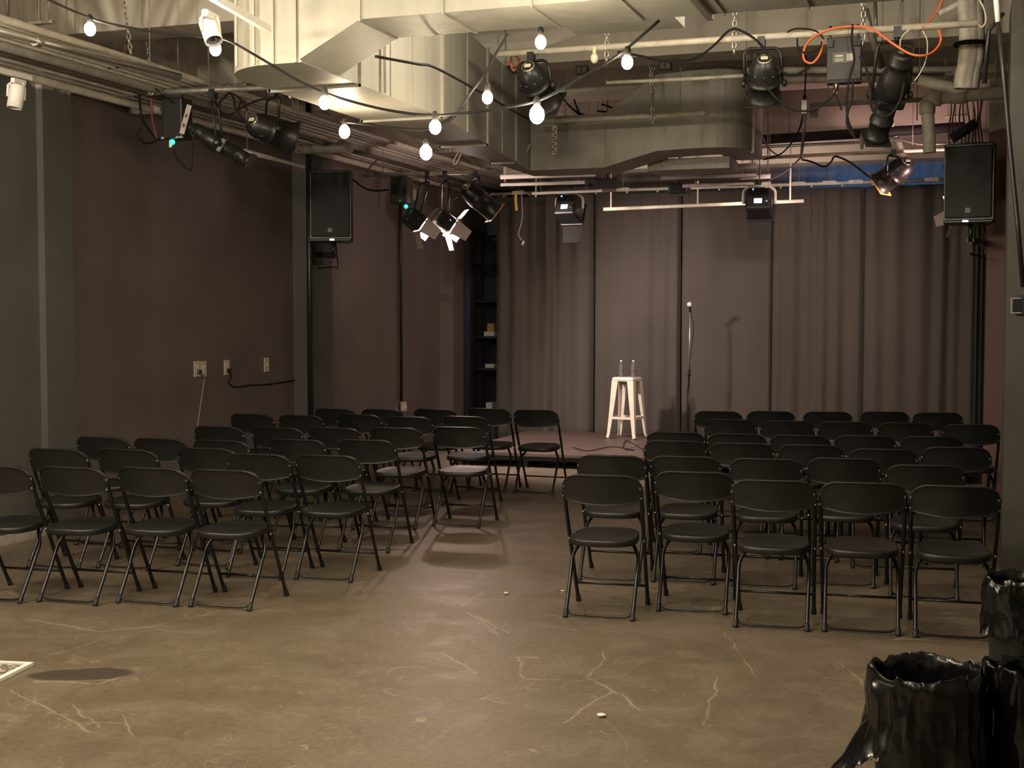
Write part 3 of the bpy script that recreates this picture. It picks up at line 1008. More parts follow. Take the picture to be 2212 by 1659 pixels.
pipe('wall_strut', [AY(2028, 30, 9.9), AY(2078, 4, 9.9)], .022, M_WHITE, 'short white pipe end left of the cable bundle at top right')
hw = Thing('hanging_wires', 'red-brown wires hanging down above the right wall speaker', 'wires', AY(2090, 310, 13.9))
for k, px in enumerate((2052, 2060, 2075, 2083, 2092, 2103, 2110, 2116, 2120)):
    pts = [AY(px + 3 * math.sin(k + j), 205 + j * 18, 13.9) for j in range(7)]
    hw.part('wire', MB().tube(catmull(pts, 3), .008, 5), M_RED if k % 3 else M_PIPEB)

# ------------------------------------------------------------------ chains, rods
tz = 3.9
chain((AY(252, -40, 8.3).x, 8.3, ZC), AY(283, 118, 8.6), 'chain hanging left of the first white track light, holding the galvanised pipe', r=.006)
chain((AY(309, -30, 9.25).x, 9.25, ZC), AY(328, 204, 9.25), 'chain holding the left end of the grey lighting pipe', r=.006)
chain((AY(290, -10, 10.1).x, 10.1, ZC), AY(284, 76, 10.1), 'short chain between the two long chains at top left', r=.006)
chain((AY(349, 0, 10.1).x, 10.1, ZC), AY(339, 142, 10.1), 'short loose chain end above the left conduits')
chain((AY(1400, 0, 11.55).x, 11.55, ZC), AY(1411, 268, 11.55), 'long double chain hanging in front of the branch duct', r=.007)
chain((AY(1416, 0, 11.62).x, 11.62, ZC), AY(1408, 250, 11.62), 'second strand of chain beside the long one in front of the branch duct', r=.006)
for k, (px, py) in enumerate(((1310, 104), (1586, 84), (1864, 66))):
    p = AY(px, py, BARY)
    chain((p.x, BARY, p.z - .10), (p.x + .01, BARY, ZC), 'short chain knotted round the long cream lighting pipe, %s from the left' % ['first', 'second', 'third'][k], r=.006)
for px, top, bot, y, lab in ((1640, 180, 400, 13.9, 'thin rod right of the branch duct elbow'), (1657, 230, 372, 14.6, 'thin rod behind the long spotlight'),
                             (1092, 150, 262, 11.0, 'thin rod at the corner of the main duct'), (450, 90, 186, 9.3, 'thin rod holding the grey left lighting pipe'),
                             (384, 95, 165, 9.6, 'thin rod at the end of the galvanised pipe'), (38, 0, 62, 7.9, 'thin rod at the far top left, second one'),
                             (16, 0, 55, 7.9, 'leftmost thin rod at the top left'), (84, 0, 92, 8.2, 'thicker rod holding the galvanised pipe collar'), (1980, 185, 260, 13, 'thin rod right of the tilted spotlight')):
    single('threaded_rod', MB().tube([(AY(px, top, y).x, y, ZC), AY(px + 1, bot, y)], .006 if px != 84 else .012, 6), M_GALVD, lab, 'rod')

# ================================================================== stage lamps
def yoke(t, c, top, R, half, depth_dir=None, m=None, r=.011, name='yoke'):
    """U bracket from the two sides of the lamp up to a point under the pipe"""
    x = R.col[0]
    x = Vector((x.x, x.y, 0)).normalized()
    c = Vector(c); top = Vector(top)
    up = (top - c); h = up.length; up.normalize()
    a, b = c + x * half, c - x * half
    at_, bt = a + up * h * .82, b + up * h * .82
    pts = [a, at_ - up * .04, at_ - x * .012 - up * .012, at_ - x * .04, bt + x * .04, bt + x * .012 - up * .012, bt - up * .04, b]
    t.part(name, MB().tube(pts, r, 8), m or M_BLACK)
    mid = (at_ + bt) / 2
    cl = MB().tube([mid, top - up * .03], .014, 8)
    cl.box(top - up * .012, (.05, .06, .075))
    t.part('clamp', cl, M_BLACK)
    for q, s in ((a, 1), (b, -1)):
        t.part('yoke_knob', MB().lathe([(.022, 0), (.026, .006), (.026, .022), (.012, .03)], q, x * s, 10), M_BLACK)


def par_can(label, c, aim, top, r=.112, L=.30, gel=None, group='black can spotlights'):
    c = Vector(c); aim = Vector(aim).normalized()
    t = Thing('can_spotlight', label, 'spotlight', c, group)
    R = frame_to(aim)
    k = r / .112
    body = [(.030 * k, -.235 * k), (.048 * k, -.232 * k), (.075 * k, -.212 * k), (.096 * k, -.175 * k), (.108 * k, -.125 * k), (.113 * k, -.07 * k), (.113 * k, -.04 * k),
            (.118 * k, -.038 * k), (.118 * k, -.02 * k), (.113 * k, -.018 * k), (.113 * k, L - .16), (.121 * k, L - .155), (.121 * k, L - .135), (.108 * k, L - .135), (.106 * k, .05), (.02, .03)]
    can = t.part('can', MB().lathe(body, c, aim, 28), M_BLACK)
    t.part('gel_frame', MB().rbox(c + aim * (L - .14), (.25 * k, .25 * k, .012), .01, R), gel or M_BLACK)
    t.part('lens', MB().lathe([(.001, 0), (.104 * k, .002), (.104 * k, .006), (.001, .012)], c + aim * (L - .15), aim, 24), gel or M_DARKLENS)
    od = (-aim * .72 + (EYE - c).normalized() * .38 + Vector((0, 0, .25))).normalized()
    oc = c - aim * .10 * k + od * .124 * k
    t.part('rear_opening', MB().lathe([(.001, -.02), (.050 * k, -.02), (.052 * k, .004), (.045 * k, .010), (.043 * k, .004), (.001, .004)], oc, od, 20), M_CORR)
    t.part('lamp_socket', MB().rbox(oc + od * .010, (.052 * k, .032 * k, .02), .006, frame_to(od)), M_CREAMCAP)
    for s in range(5):
        a = PI + PI * (s + .5) / 5
        q = c - aim * .12 * k + (R.col[0] * math.cos(a) + R.col[1] * math.sin(a)) * .108 * k
        t.part('screw', MB().sphere(q, .007, 8, 6), M_RIVET)
    yoke(t, c - aim * .02, top, R, .132 * k)
    return t


def ellipsoidal(label, c, aim, top, s=1.0, group='long profile spotlights', rear=True):
    c = Vector(c); aim = Vector(aim).normalized()
    t = Thing('profile_spotlight', label, 'spotlight', c, group)
    R = frame_to(aim)
    def Z(p): return [(a * s, b * s) for a, b in p]
    t.part('lamp_housing', MB().lathe(Z([(.03, -.34), (.066, -.335), (.074, -.32), (.074, -.27), (.080, -.265), (.080, -.25), (.074, -.245), (.074, -.21), (.09, -.17), (.10, -.12), (.104, -.06), (.10, -.01), (.085, .01)]), c, aim, 24), M_BLACK)
    g = t.part('gate', MB().rbox(c + aim * .035 * s, (.19 * s, .17 * s, .07 * s), .012, R), M_BLACK)
    for sx, sy in ((1, 0), (-1, 0), (0, 1), (0, -1)):
        q = c + aim * .035 * s + R.col[0] * sx * .115 * s + R.col[1] * sy * .105 * s
        t.part('shutter_handle', MB().rbox(q, (.05 * s if sx else .03 * s, .03 * s if sx else .05 * s, .004), .002, R), M_BLACK, g)
    t.part('lens_tube', MB().lathe(Z([(.070, .06), (.074, .07), (.074, .20), (.082, .205), (.082, .225), (.074, .23), (.074, .33), (.084, .335), (.084, .36), (.07, .362), (.068, .30)]), c, aim, 24), M_BLACK)
    t.part('lens', MB().lathe([(.001, 0), (.068 * s, 0), (.05 * s, .012), (.001, .02)], c + aim * .31 * s, aim, 20), M_DARKLENS)
    t.part('gel_frame', MB().rbox(c + aim * .37 * s, (.19 * s, .19 * s, .012), .008, R), M_BLACK)
    t.part('rear_cap', MB().lathe([(.045 * s, 0), (.05 * s, .012), (.03 * s, .03), (.012, .032)], c - aim * .34 * s, -aim, 18), M_BLACK)
    yoke(t, c, top, R, .128 * s)
    return t


def barn_flood(label, c, aim, top, s=1.0, power=0, col=(1, .8, .7), group='lit flood lamps with barn doors', spot=112, openings=(14, 14, 82, 40)):
    c = Vector(c); aim = Vector(aim).normalized()
    t = Thing('flood_lamp', label, 'stage lamp', c, group)
    R = frame_to(aim)
    t.part('housing', MB().rbox(c - aim * .10 * s, (.19 * s, .19 * s, .20 * s), .03, R), M_BLACK)
    t.part('lens', MB().lathe([(.001, 0), (.08 * s, 0), (.06 * s, .014), (.001, .022)], c + aim * .002, aim, 20), M_LENS)
    fr = MB()
    for sx, sy in ((1, 0), (-1, 0), (0, 1), (0, -1)):
        fr.box(c + aim * .012 + R.col[0] * sx * .098 * s + R.col[1] * sy * .098 * s, (.02 * s if sx else .216 * s, .216 * s if sx else .02 * s, .02), R)
    t.part('door_frame', fr, M_BARN)
    for (sx, sy), ang in zip(((1, 0), (-1, 0), (0, 1), (0, -1)), openings):
        d = (R.col[0] * sx + R.col[1] * sy)
        w = (R.col[1] if sx else R.col[0])
        h0 = c + aim * .024 + d * .10 * s
        a = math.radians(ang)
        e = aim * math.cos(a) + d * math.sin(a)
        nrm = e.cross(w)
        L = .17 * s
        q = [h0 - w * .085 * s, h0 + w * .085 * s, h0 + e * L + w * .065 * s, h0 + e * L - w * .065 * s]
        t.part('barn_door', MB().prism(q, nrm * .003), M_BARN)
    yoke(t, c - aim * .09 * s, top, R, .112 * s)
    if power:
        l = bpy.data.lights.new('flood_beam', 'SPOT'); l.energy = power; l.color = col
        l.spot_size = math.radians(spot); l.spot_blend = .6; l.shadow_soft_size = .05 * s
        lo = bpy.data.objects.new('flood_beam', l); COL.objects.link(lo)
        lo.parent = t.e
        lo.matrix_local = t.inv @ (Matrix.Translation(c + aim * .045) @ frame_to(-aim).to_4x4())
    return t


def led_fixture(label, c, aim, top, s=1.0, flap=True, arch=None):
    c = Vector(c); aim = Vector(aim).normalized()
    t = Thing('led_spotlight', label, 'spotlight', c, 'spotlights with lit blue displays')
    R = frame_to(aim); X, Y = R.col[0], R.col[1]
    b = t.part('housing', MB().rbox(c, (.28 * s, .26 * s, .28 * s), .03, R), M_BLACK)
    fins = MB()
    for k in range(7):
        fins.box(c - aim * .145 * s + X * (k - 3) * .034 * s + Y * .075 * s, (.008, .09 * s, .03 * s), R)
    t.part('cooling_fins', fins, M_BLACK)
    t.part('control_panel', MB().rbox(c - aim * .145 * s - Y * .05 * s, (.23 * s, .11 * s, .02), .006, R), M_BLACKM)
    t.part('display', MB().rbox(c - aim * .156 * s - Y * .045 * s, (.085 * s, .055 * s, .01), .004, R), M_SCREEN)
    t.part('menu_knob', MB().lathe([(.018 * s, 0), (.018 * s, .014), (.001, .016)], c - aim * .155 * s - Y * .05 * s + X * -.085 * s, -aim, 12), M_RIVET)
    t.part('front_bezel', MB().rbox(c + aim * .15 * s, (.30 * s, .28 * s, .03 * s), .01, R), M_BLACK)
    t.part('lens', MB().rbox(c + aim * .168 * s, (.25 * s, .23 * s, .01), .004, R), M_LENS)
    if flap:
        h0 = c + aim * .17 * s - Y * .14 * s
        e = (aim * .25 - Y * .97).normalized()
        q = [h0 - X * .13 * s, h0 + X * .13 * s, h0 + e * .2 * s + X * .115 * s, h0 + e * .2 * s - X * .115 * s]
        t.part('barn_door', MB().prism(q, aim * .004), M_FLAP if flap == 2 else M_BLACKM)
    xh = Vector((X.x, X.y, 0)).normalized()
    top = Vector(top)
    h = top.z - c.z
    pts = [c + xh * .17 * s, c + xh * .17 * s + Vector((0, 0, h * .45)), c + xh * .155 * s + Vector((0, 0, h * .62)), c + xh * .10 * s + Vector((0, 0, h * .74)), c + Vector((0, 0, h * .78)),
           c - xh * .10 * s + Vector((0, 0, h * .74)), c - xh * .155 * s + Vector((0, 0, h * .62)), c - xh * .17 * s + Vector((0, 0, h * .45)), c - xh * .17 * s]
    t.part('yoke', MB().tube(catmull(pts, 3), .019 * s, 8), M_PIPEW)
    t.part('clamp', MB().tube([c + Vector((0, 0, h * .78)), top], .016, 8).box(top, (.06, .06, .08)), M_BLACK)
    t.part('indicator', MB().sphere(c - aim * .15 * s + Y * .10 * s + X * .06 * s, .010, 8, 6), M_BLUEL)
    return t


# right group on the cream pipe
c1 = AY(1163, 192, BARY + .02); par_can('black can spotlight above the white-glowing bulb, centre of the ceiling', c1, (.25, .9, -.75), (c1.x - .05, BARY, bar1a.z - .03), r=.108, L=.30)
c2 = AY(1650, 186, BARY + .02); par_can('black can spotlight with bright rear opening, right of the branch duct', c2, (-.12, .75, -.95), AY(1645, 88, BARY), r=.106, L=.24)
c3 = AY(1922, 205, BARY + .05); ellipsoidal('long black spotlight tilted steeply below the orange cord', c3, (-.34, .80, -.85), AY(1940, 66, BARY), s=.98)
c4 = AY(1925, 380, 14.3); par_can('black can spotlight with amber front in front of the right curtains', c4, (-.62, .25, -.42), AY(1931, 328, 14.3), r=.12, L=.29, gel=M_GOLD)
# left group
c5 = AY(592, 283, LBY + .1); par_can('black can spotlight with shiny rear opening over the left seating', c5, (.60, .78, -.22), AY(590, 196, LBY), r=.108, L=.30)
c6 = AY(476, 312, LBY - .05); ellipsoidal('long black spotlight hanging over the left seating, pointing right', c6, (.86, .25, -.52), AY(460, 200, LBY), s=.76)
c7 = AY(1036, 432, 13.45); par_can('black can spotlight with amber rim beside the glowing flood lamps', c7, (.62, .45, -.60), AY(1028, 374, 13.4), r=.11, L=.36, gel=M_GOLD)
# flood lamps lighting the stage
A1 = AY(908, 486, 13.45); A2 = AY(974, 490, 13.65)
barn_flood('left one of two glowing flood lamps with pink-lit barn doors', A1, (.62, .62, -.66), AY(925, 376, 13.4), s=1.0, power=POW['flood_l'], col=(1, .80, .70))
barn_flood('right one of two glowing flood lamps with pink-lit barn doors', A2, (.66, .60, -.62), AY(962, 375, 13.4), s=1.0, power=POW['flood_l'] * .6, col=(1, .78, .70))
A3 = AY(2064, 466, 14.0); barn_flood('flood lamp with glowing pink barn doors half behind the right wall speaker', A3, (-.75, .60, -.35), AY(2046, 330, 14.2), s=.85, power=POW['flood_r'], col=(1, .74, .66))
# fixtures with displays
e1 = AY(1230, 452, 15.0); led_fixture('spotlight with glowing display and grey flap, left of the suspended bar', e1, (.1, .85, -.36), AY(1236, 412, 15.0), s=.98, flap=2)
e2 = AY(1640, 440, 15.0); led_fixture('spotlight with glowing blue display in front of the suspended bar', e2, (-.05, .85, -.36), AY(1640, 392, 15.0), s=1.02, flap=1)
pipe('lighting_pipe', [AY(1140, 419, 15.0), AY(1330, 411, 15.0)], .022, M_PIPEB, 'brownish pipe holding the spotlight with the grey flap', 'lighting pipe')
pipe('lighting_pipe', [AY(1475, 402, 15.0), AY(1665, 396, 15.0)], .022, M_PIPEG, 'grey pipe holding the spotlight with the blue display', 'lighting pipe')
# stored tubes lit from the side
for a, b, y, r, lab in (((1082, 382), (1285, 376), 14.2, .028, 'brightly lit white tube, upper one left of the branch duct underside'),
                        ((1082, 399), (1262, 394), 14.4, .020, 'brightly lit white tube, lower one left of the branch duct underside'),
                        ((1150, 418), (1300, 412), 14.7, .016, 'short brightly lit white tube above the left display spotlight'),
                        ((1432, 375), (1590, 366), 13.6, .034, 'thick yellowish white tube under the branch duct elbow'),
                        ((1578, 361), (1634, 357), 13.5, .028, 'short pale tube right of the branch duct elbow'),
                        ((1428, 385), (1634, 378), 13.9, .018, 'thin pale tube under the branch duct elbow'),
                        ((1600, 384), (1664, 381), 14.4, .024, 'stubby pale tube above the right display spotlight')):
    pipe('pale_tube', [AY(a[0], a[1], y), AY(b[0], b[1], y)], r, M_WHITE, lab, 'tube', 'pale tubes stored under the ceiling', 12, hang=(.06, .94))
for px, y, zt, k in ((1090, 14.3, 378, 'left'), (1158, 14.7, 412, 'middle'), (1626, 13.7, 352, 'right')):
    p = AY(px, zt, y)
    single('tube_hanger', MB().box((p.x, y, p.z + .3), (.012, .02, .75)), M_GALV, 'thin metal strap holding the pale tubes, %s one' % k, 'strap')
q = AY(1522, 389, 14.2) + Vector((0, 0, .03))
t = Thing('flat_panel', 'dark flat panel hung level below the branch duct elbow', 'panel', q)
t.part('board', MB().box(q, (.62, .42, .03)), M_BLACKM)
for sx in (-1, 1):
    t.part('hanger_rod', MB().tube([q + Vector((sx * .28, .18, 0)), (q.x + sx * .28, q.y + .18, ZC)], .004, 6), M_GALVD)
q = AY(1468, 410, 15.2)
t = Thing('projector', 'small dark box hanging above the centre of the suspended bar', 'box', q)
t.part('case', MB().rbox(q, (.22, .24, .12), .02), M_BLACK)
t.part('lens', MB().lathe([(.03, 0), (.035, .02), (.03, .03)], q + Vector((.05, -.12, 0)), (0, -1, 0), 14), M_DARKLENS)
t.part('mount', MB().tube([q, (q.x, q.y, ZC)], .012, 8), M_BLACK)
q = AY(1312, 396, 14.6)
t = Thing('black_case', 'dark box hanging among cables under the branch duct', 'box', q)
t.part('case', MB().rbox(q, (.28, .2, .10), .01), M_BLACKM)
t.part('hanger_rod', MB().tube([q, (q.x, q.y, ZC)], .006, 8), M_BLACK)

# ------------------------------------------------------------------ boxes on the pipes
db0 = AY(1823, 120, BARY)
db_ = Thing('dimmer_box', 'dark grey dimmer box clamped under the cream lighting pipe', 'electrical box', db0)
db_.part('case', MB().rbox(db0 + Vector((0, .04, -.02)), (.225, .10, .29), .008), mat('dark_grey_enamel', (.03, .028, .025), .5))
db_.part('bottom_plate', MB().box(db0 + Vector((0, .04, -.172)), (.222, .096, .016)), M_BLACKM)
lb_ = db_.part('rating_label', MB().box(db0 + Vector((.0, -.0125, -.015)), (.145, .003, .07)), mat('grey_label', (.10, .095, .085), .5))
for k, (dx, dz, w, h) in enumerate(((-.03, .012, .05, .012), (-.03, -.008, .06, .006), (-.03, -.02, .055, .006), (.04, .0, .04, .045))):
    db_.part('print_block', MB().box(db0 + Vector((dx, -.0145, -.015 + dz)), (w, .001, h)), M_LBL, lb_)
for s in (-1, 1):
    db_.part('clamp', MB().tube([db0 + Vector((s * .09, .0, .20)), db0 + Vector((s * .09, -.01, .06))], .009, 8).box(db0 + Vector((s * .09, -.02, .08)), (.04, .03, .05)), M_BLACK)
db_.part('plug', MB().rbox(db0 + Vector((-.055, .03, -.215)), (.022, .022, .075), .006), M_CREAMCAP)
for k, (px, py) in enumerate(((1258, 152), (1438, 142), (1625, 124))):
    p = AY(px, py, 10.968)
    t = Thing('junction_box', 'small dark square box on the concrete beam, %s of three' % ['left', 'middle', 'right'][k], 'electrical box', p, 'dark boxes on the concrete beam')
    t.part('case', MB().rbox(p, (.10, .06, .075), .006), M_BLACK)
    for s in (-1, 1):
        t.part('knockout', MB().box(p + Vector((s * .024, -.032, 0)), (.03, .004, .05)), M_PIPEB)
jb = AY(1738, 231, 11.8)
t = Thing('hanging_outlet_box', 'small pale metal box hanging on a cord right of the branch duct', 'electrical box', jb)
t.part('case', MB().rbox(jb, (.055, .05, .125), .006), M_GALV)
t.part('cord_grip', MB().lathe([(.016, 0), (.016, .03), (.006, .05)], jb + Vector((0, 0, .06)), (0, 0, 1), 10), M_BLACK)
t.part('cord', MB().tube([jb + Vector((0, 0, .10)), jb + Vector((.01, 0, .35)), (jb.x, jb.y, 4.5)], .007, 6), M_CABLE)
t.part('cover_plate', MB().box(jb + Vector((.075, .05, -.03)), (.07, .004, .12)), M_PIPEB)
cable('hanging_cable', [jb + Vector((0, 0, -.06)), AY(1736, 290, 11.9), AY(1732, 330, 13.6), AY(1734, 345, 14.3)], .016, M_CABLEG, 'grey cable hanging below the small pale box')
cable('hanging_cable', [jb + Vector((-.01, 0, -.06)), AY(1722, 290, 12.2), AY(1690, 330, 13.6), AY(1650, 345, 14.0)], .008, M_CABLE, 'thin cable slanting left below the small pale box')

bk = AY(383, 258, LBY + .02)
t = Thing('dimmer_pack', 'black dimmer pack hanging under the grey left lighting pipe', 'electrical box', bk)
t.part('case', MB().rbox(bk, (.19, .16, .33), .012), M_BLACK)
t.part('hook', MB().tube([bk + Vector((.05, 0, .16)), AY(392, 200, LBY)], .012, 8), M_BLACK)
t.part('connector', MB().lathe([(.012, 0), (.014, .05), (.010, .06)], bk + Vector((-.04, -.04, -.17)), (0, 0, -1), 10), M_CREAMCAP)
t.part('green_light', MB().sphere(AY(372, 307, LBY - .05), .022, 10, 8), M_LEDG, label='small green glowing light')
for dx in (-.11, .06, .10):
    t.part('fuse_cap', MB().rbox(bk + Vector((dx * .8, -.07, -.155)), (.03, .03, .016), .006), M_LBL)
R_ = Matrix.Rotation(.32, 3, 'Y')
lp = AY(401, 258, LBY - .14)
tl = t.part('label_strip', MB().box(lp, (.045, .006, .235), R_), M_LBL)
for k in (-.05, .03):
    t.part('label_mark', MB().box(lp + R_ @ Vector((0, -.004, k)), (.022, .002, .03), R_), M_PIPEB, tl)
# second dark pack at the flood lamp pipe
bk2 = AY(868, 412, 13.4)
t = Thing('dimmer_pack', 'black dimmer pack hanging left of the glowing flood lamps', 'electrical box', bk2)
t.part('case', MB().rbox(bk2, (.20, .16, .30), .012), M_BLACK)
t.part('hook', MB().tube([bk2 + Vector((0, 0, .14)), AY(868, 377, 13.4)], .012, 8), M_BLACK)
t.part('green_light', MB().sphere(AY(877, 446, 13.3), .022, 10, 8), M_LEDG, label='small green glowing light')
t.part('fuse_cap', MB().rbox(AY(865, 433, 13.3), (.03, .03, .016), .006), M_LBL)
t.part('label_strip', MB().box(AY(895, 420, 13.3), (.03, .006, .12)), M_LBL)

# ================================================================== string lights
def string_light(label, pts, bulbs, n=6):
    """pts: cable points; bulbs: (socket point, drop, radius, material)"""
    t = Thing('string_light', label, 'string lights', Vector(pts[0]), 'bulb strings under the ceiling')
    t.part('cord', MB().tube(catmull(pts, n), .007, 6), M_CABLE)
    for p, drop, r, m in bulbs:
        p = Vector(p)
        q = p - Vector((0, 0, drop))
        if drop > .09:
            t.part('drop_cord', MB().tube([p, q], .005, 6), M_CABLE)
        b = t.part('bulb', MB().lathe([(.3 * r, .0), (.45 * r, -.2 * r), (.9 * r, -.8 * r), (1.0 * r, -1.4 * r), (.88 * r, -2.0 * r), (.5 * r, -2.45 * r), (.05 * r, -2.6 * r)], q - Vector((0, 0, .02)), (0, 0, 1), 16), m)
        t.part('socket', MB().lathe([(.012, -.045), (.017, -.042), (.017, -.01), (.012, 0), (.008, .006)], q + Vector((0, 0, .012)), (0, 0, 1), 12), M_RUB, b)
    return t


YS = 6.05
B = M_BULB
string_light('string of lit bulbs sagging from the top left corner to the centre', [AY(88, -8, YS), AY(180, 33, YS), AY(240, 52, YS), AY(350, 71, YS), AY(460, 82, YS), AY(498, 90, YS), AY(580, 136, YS),
             AY(640, 172, YS), AY(700, 200, YS), AY(770, 222, YS), AY(850, 240, YS), AY(938, 249, YS), AY(1040, 240, YS), AY(1145, 222, YS), AY(1200, 200, YS), AY(1270, 160, YS), AY(1345, 112, YS), AY(1424, 44, YS)],
             [(AY(194, 38, YS), .0, .030, B), (AY(465, 80, YS), .0, .030, B), (AY(701, 196, YS), .0, .029, B), (AY(940, 248, YS), .0, .029, B), (AY(1160, 216, YS), .0, .036, M_BULBW), (AY(1355, 108, YS), .0, .027, B)])
Y2 = 6.35
string_light('string with two bulbs crossing in front of the main duct', [AY(1098, 74, Y2), AY(1072, 115, Y2), AY(1050, 156, Y2), AY(1020, 196, Y2), AY(990, 240, Y2), AY(975, 258, Y2), AY(955, 266, Y2)],
             [(AY(1053, 156, Y2), .07, .027, B), (AY(1168, 66, Y2), .0, .028, B)])
Y3 = 8.0
string_light('farther string with two bulbs hanging below the main duct', [AY(735, 262, Y3), AY(800, 270, Y3), AY(860, 277, Y3), AY(918, 280, Y3), AY(960, 262, Y3), AY(1000, 232, Y3)],
             [(AY(744, 262, Y3), .0, .036, B), (AY(920, 281, Y3), .07, .040, B)])
cable('black_cable', [AY(812, 122, 6.45), AY(900, 138, 6.9), AY(942, 147, 7.3), AY(1044, 202, 8.2), AY(1092, 230, 8.6), AY(1140, 256, 9.0)], .009, M_CABLE, 'black cable running along the side of the main duct to the centre spotlight')
single('unlit_bulb', MB().sphere(AY(1284, 126, 9.0), .028, 12, 8, (1, 1, 1.3)).lathe([(.014, 0), (.014, .05)], AY(1284, 126, 9.0) + Vector((0, 0, .03)), (0, 0, 1), 10), M_CREAMCAP, 'unlit bulb under the cream lighting pipe left of the chain', 'bulb')

# ------------------------------------------------------------------ loose cables round the lamps
def cab(pxs, y, r, m, lab, name='hanging_cable', dy=None):
    pts = [AY(p[0], p[1], y if len(p) < 3 else p[2]) for p in pxs]
    return cable(name, pts, r, m, lab)


cab([(1440, 134), (1500, 126), (1540, 100), (1575, 66), (1600, 66), (1640, 92), (1665, 130), (1690, 155), (1715, 162), (1750, 145)], 9.1, .008, M_CABLE, 'black cable swagged along the cream pipe to the right spotlight')
cab([(1335, 112), (1390, 122), (1430, 131), (1470, 128)], 9.1, .008, M_CABLE, 'short black cable along the cream pipe left of the long chain')
cab([(1650, 180), (1680, 215), (1720, 238), (1760, 236), (1800, 205), (1812, 180)], 9.05, .008, M_CABLE, 'black cable looping from the right spotlight to the dimmer box')
cab([(1842, 52), (1840, 90), (1845, 130), (1835, 170), (1829, 220), (1832, 260), (1846, 290)], 9.1, .008, M_CABLE, 'black cable hanging in front of the dimmer box')
cab([(1842, 172), (1840, 215), (1832, 240), (1829, 265), (1838, 285), (1848, 298)], 9.05, .008, M_CABLE, 'black cable hanging below the dimmer box, crossing another')
cab([(1858, 122), (1872, 150), (1880, 190), (1882, 230), (1900, 252), (1925, 246), (1945, 215), (1953, 178)], 9.0, .009, M_CABLE, 'black cable looping round the steeply tilted spotlight')
cab([(1801, 180), (1806, 205), (1818, 238)], 9.15, .006, M_CABLE, 'short black cable below the cream plug')
cab([(1780, 84), (1760, 66), (1720, 62), (1700, 70)], 9.12, .006, M_CABLE, 'thin black cable loop above the cream pipe left of the orange cord')
cab([(1722, 82), (1725, 105), (1745, 115), (1770, 105), (1775, 90)], 9.12, .006, M_CABLE, 'thin black cable loop below the cream pipe left of the orange cord')
oc = [AY(px, py, y) for px, py, y in ((2040, -10, 9.3), (2022, 28, 9.3), (2000, 52, 9.25), (1992, 60, 9.16))]
cable('orange_cord', oc, .008, M_ORANGE, 'orange cord end rising to the ceiling at top right')
oc = [AY(px, py, y) for px, py, y in ((1778, 85, 9.15), (1772, 115, 9.15), (1755, 136, 9.15), (1738, 130, 9.15), (1736, 110, 9.15), (1748, 88, 9.15), (1780, 68, 9.1), (1820, 58, 9.1), (1868, 58, 9.1), (1890, 66, 9.08),
                                       (1930, 95, 9.0), (1965, 116, 8.98), (1995, 120, 9.0), (2018, 110, 9.1), (2032, 88, 9.15), (2028, 64, 9.16))]
cable('orange_cord', oc, .008, M_ORANGE, 'orange extension cord looped over the cream lighting pipe')
cab([(1966, 62), (1948, 80), (1944, 100), (1948, 125), (1955, 142)], 9.1, .004, M_PIPEW, 'thin white safety wire above the tilted spotlight')
cab([(1993, 66), (2003, 90), (2000, 130), (1985, 162), (1975, 175)], 9.1, .004, M_PIPEW, 'thin white safety wire right of the tilted spotlight')
cab([(2112, 52), (2122, 58), (2130, 44), (2126, 20), (2116, 0)], 9.2, .006, M_PIPEW, 'thin white wire curling at the right end of the cream pipe')
cab([(300, 205), (306, 250), (318, 275), (338, 300), (346, 302)], 9.25, .010, M_CABLE, 'black cable hanging at the left end of the grey lighting pipe')
cab([(327, 212), (328, 250), (334, 280), (338, 298)], 9.2, .008, M_RED, 'reddish cable hanging from the grey lighting pipe')
cab([(345, 300), (320, 310), (300, 300), (297, 285), (303, 280)], 9.3, .008, M_CABLE, 'dark cable loop hanging in front of the left wall')
cab([(374, 322), (385, 345), (400, 362), (412, 368), (416, 345), (417, 310)], 9.3, .006, M_CABLE, 'thin cable hanging below the green light of the left dimmer pack')
cab([(495, 200), (475, 222), (476, 240), (490, 248), (510, 240), (522, 215)], 9.35, .008, M_CABLE, 'black cable loop hanging on the grey pipe left of the can spotlight')
cab([(497, 200), (505, 215), (508, 232), (520, 250), (535, 270), (543, 285)], 9.2, .008, M_CABLE, 'black cable running down to the left can spotlight')
cab([(497, 200), (518, 212), (530, 228), (533, 240)], 9.3, .007, M_CABLE, 'short black cable beside the left can spotlight')
cab([(515, 236), (540, 224), (560, 216), (582, 214)], 9.5, .008, M_CABLE, 'black cable sloping up to the underside of the main duct')
cab([(90, 67), (110, 72), (130, 86), (152, 103)], 8.3, .008, M_CABLE, 'short black cable lying over the left conduits')
cab([(180, 125), (200, 138), (230, 146), (270, 142), (290, 138)], 8.5, .012, M_CABLE, 'black cable tied under the galvanised pipe')
cab([(330, 185), (352, 205), (372, 222)], 9.2, .006, M_CABLE, 'black cable slanting down to the left dimmer pack')
cab([(790, 378), (800, 360), (812, 348), (815, 344)], 13.4, .010, M_RED, 'reddish cable rising from the flood lamp pipe')
cab([(960, 378), (970, 400), (975, 420), (978, 428), (990, 424)], 13.5, .008, M_CABLE, 'black cable hanging right of the flood lamps')
cab([(760, 386), (785, 405), (810, 412), (840, 410)], 13.4, .010, M_CABLE, 'black cable sagging from the flood lamp pipe to the left')
cab([(1735, 345), (1755, 350), (1780, 360), (1795, 350), (1805, 338), (1835, 350), (1865, 372), (1892, 392)], 14.2, .010, M_CABLE, 'black cable with plug running down to the amber-fronted right spotlight')
cab([(1660, 390), (1690, 375), (1715, 355), (1735, 335)], 14.6, .008, M_CABLEG, 'grey cable rising from the right display spotlight')
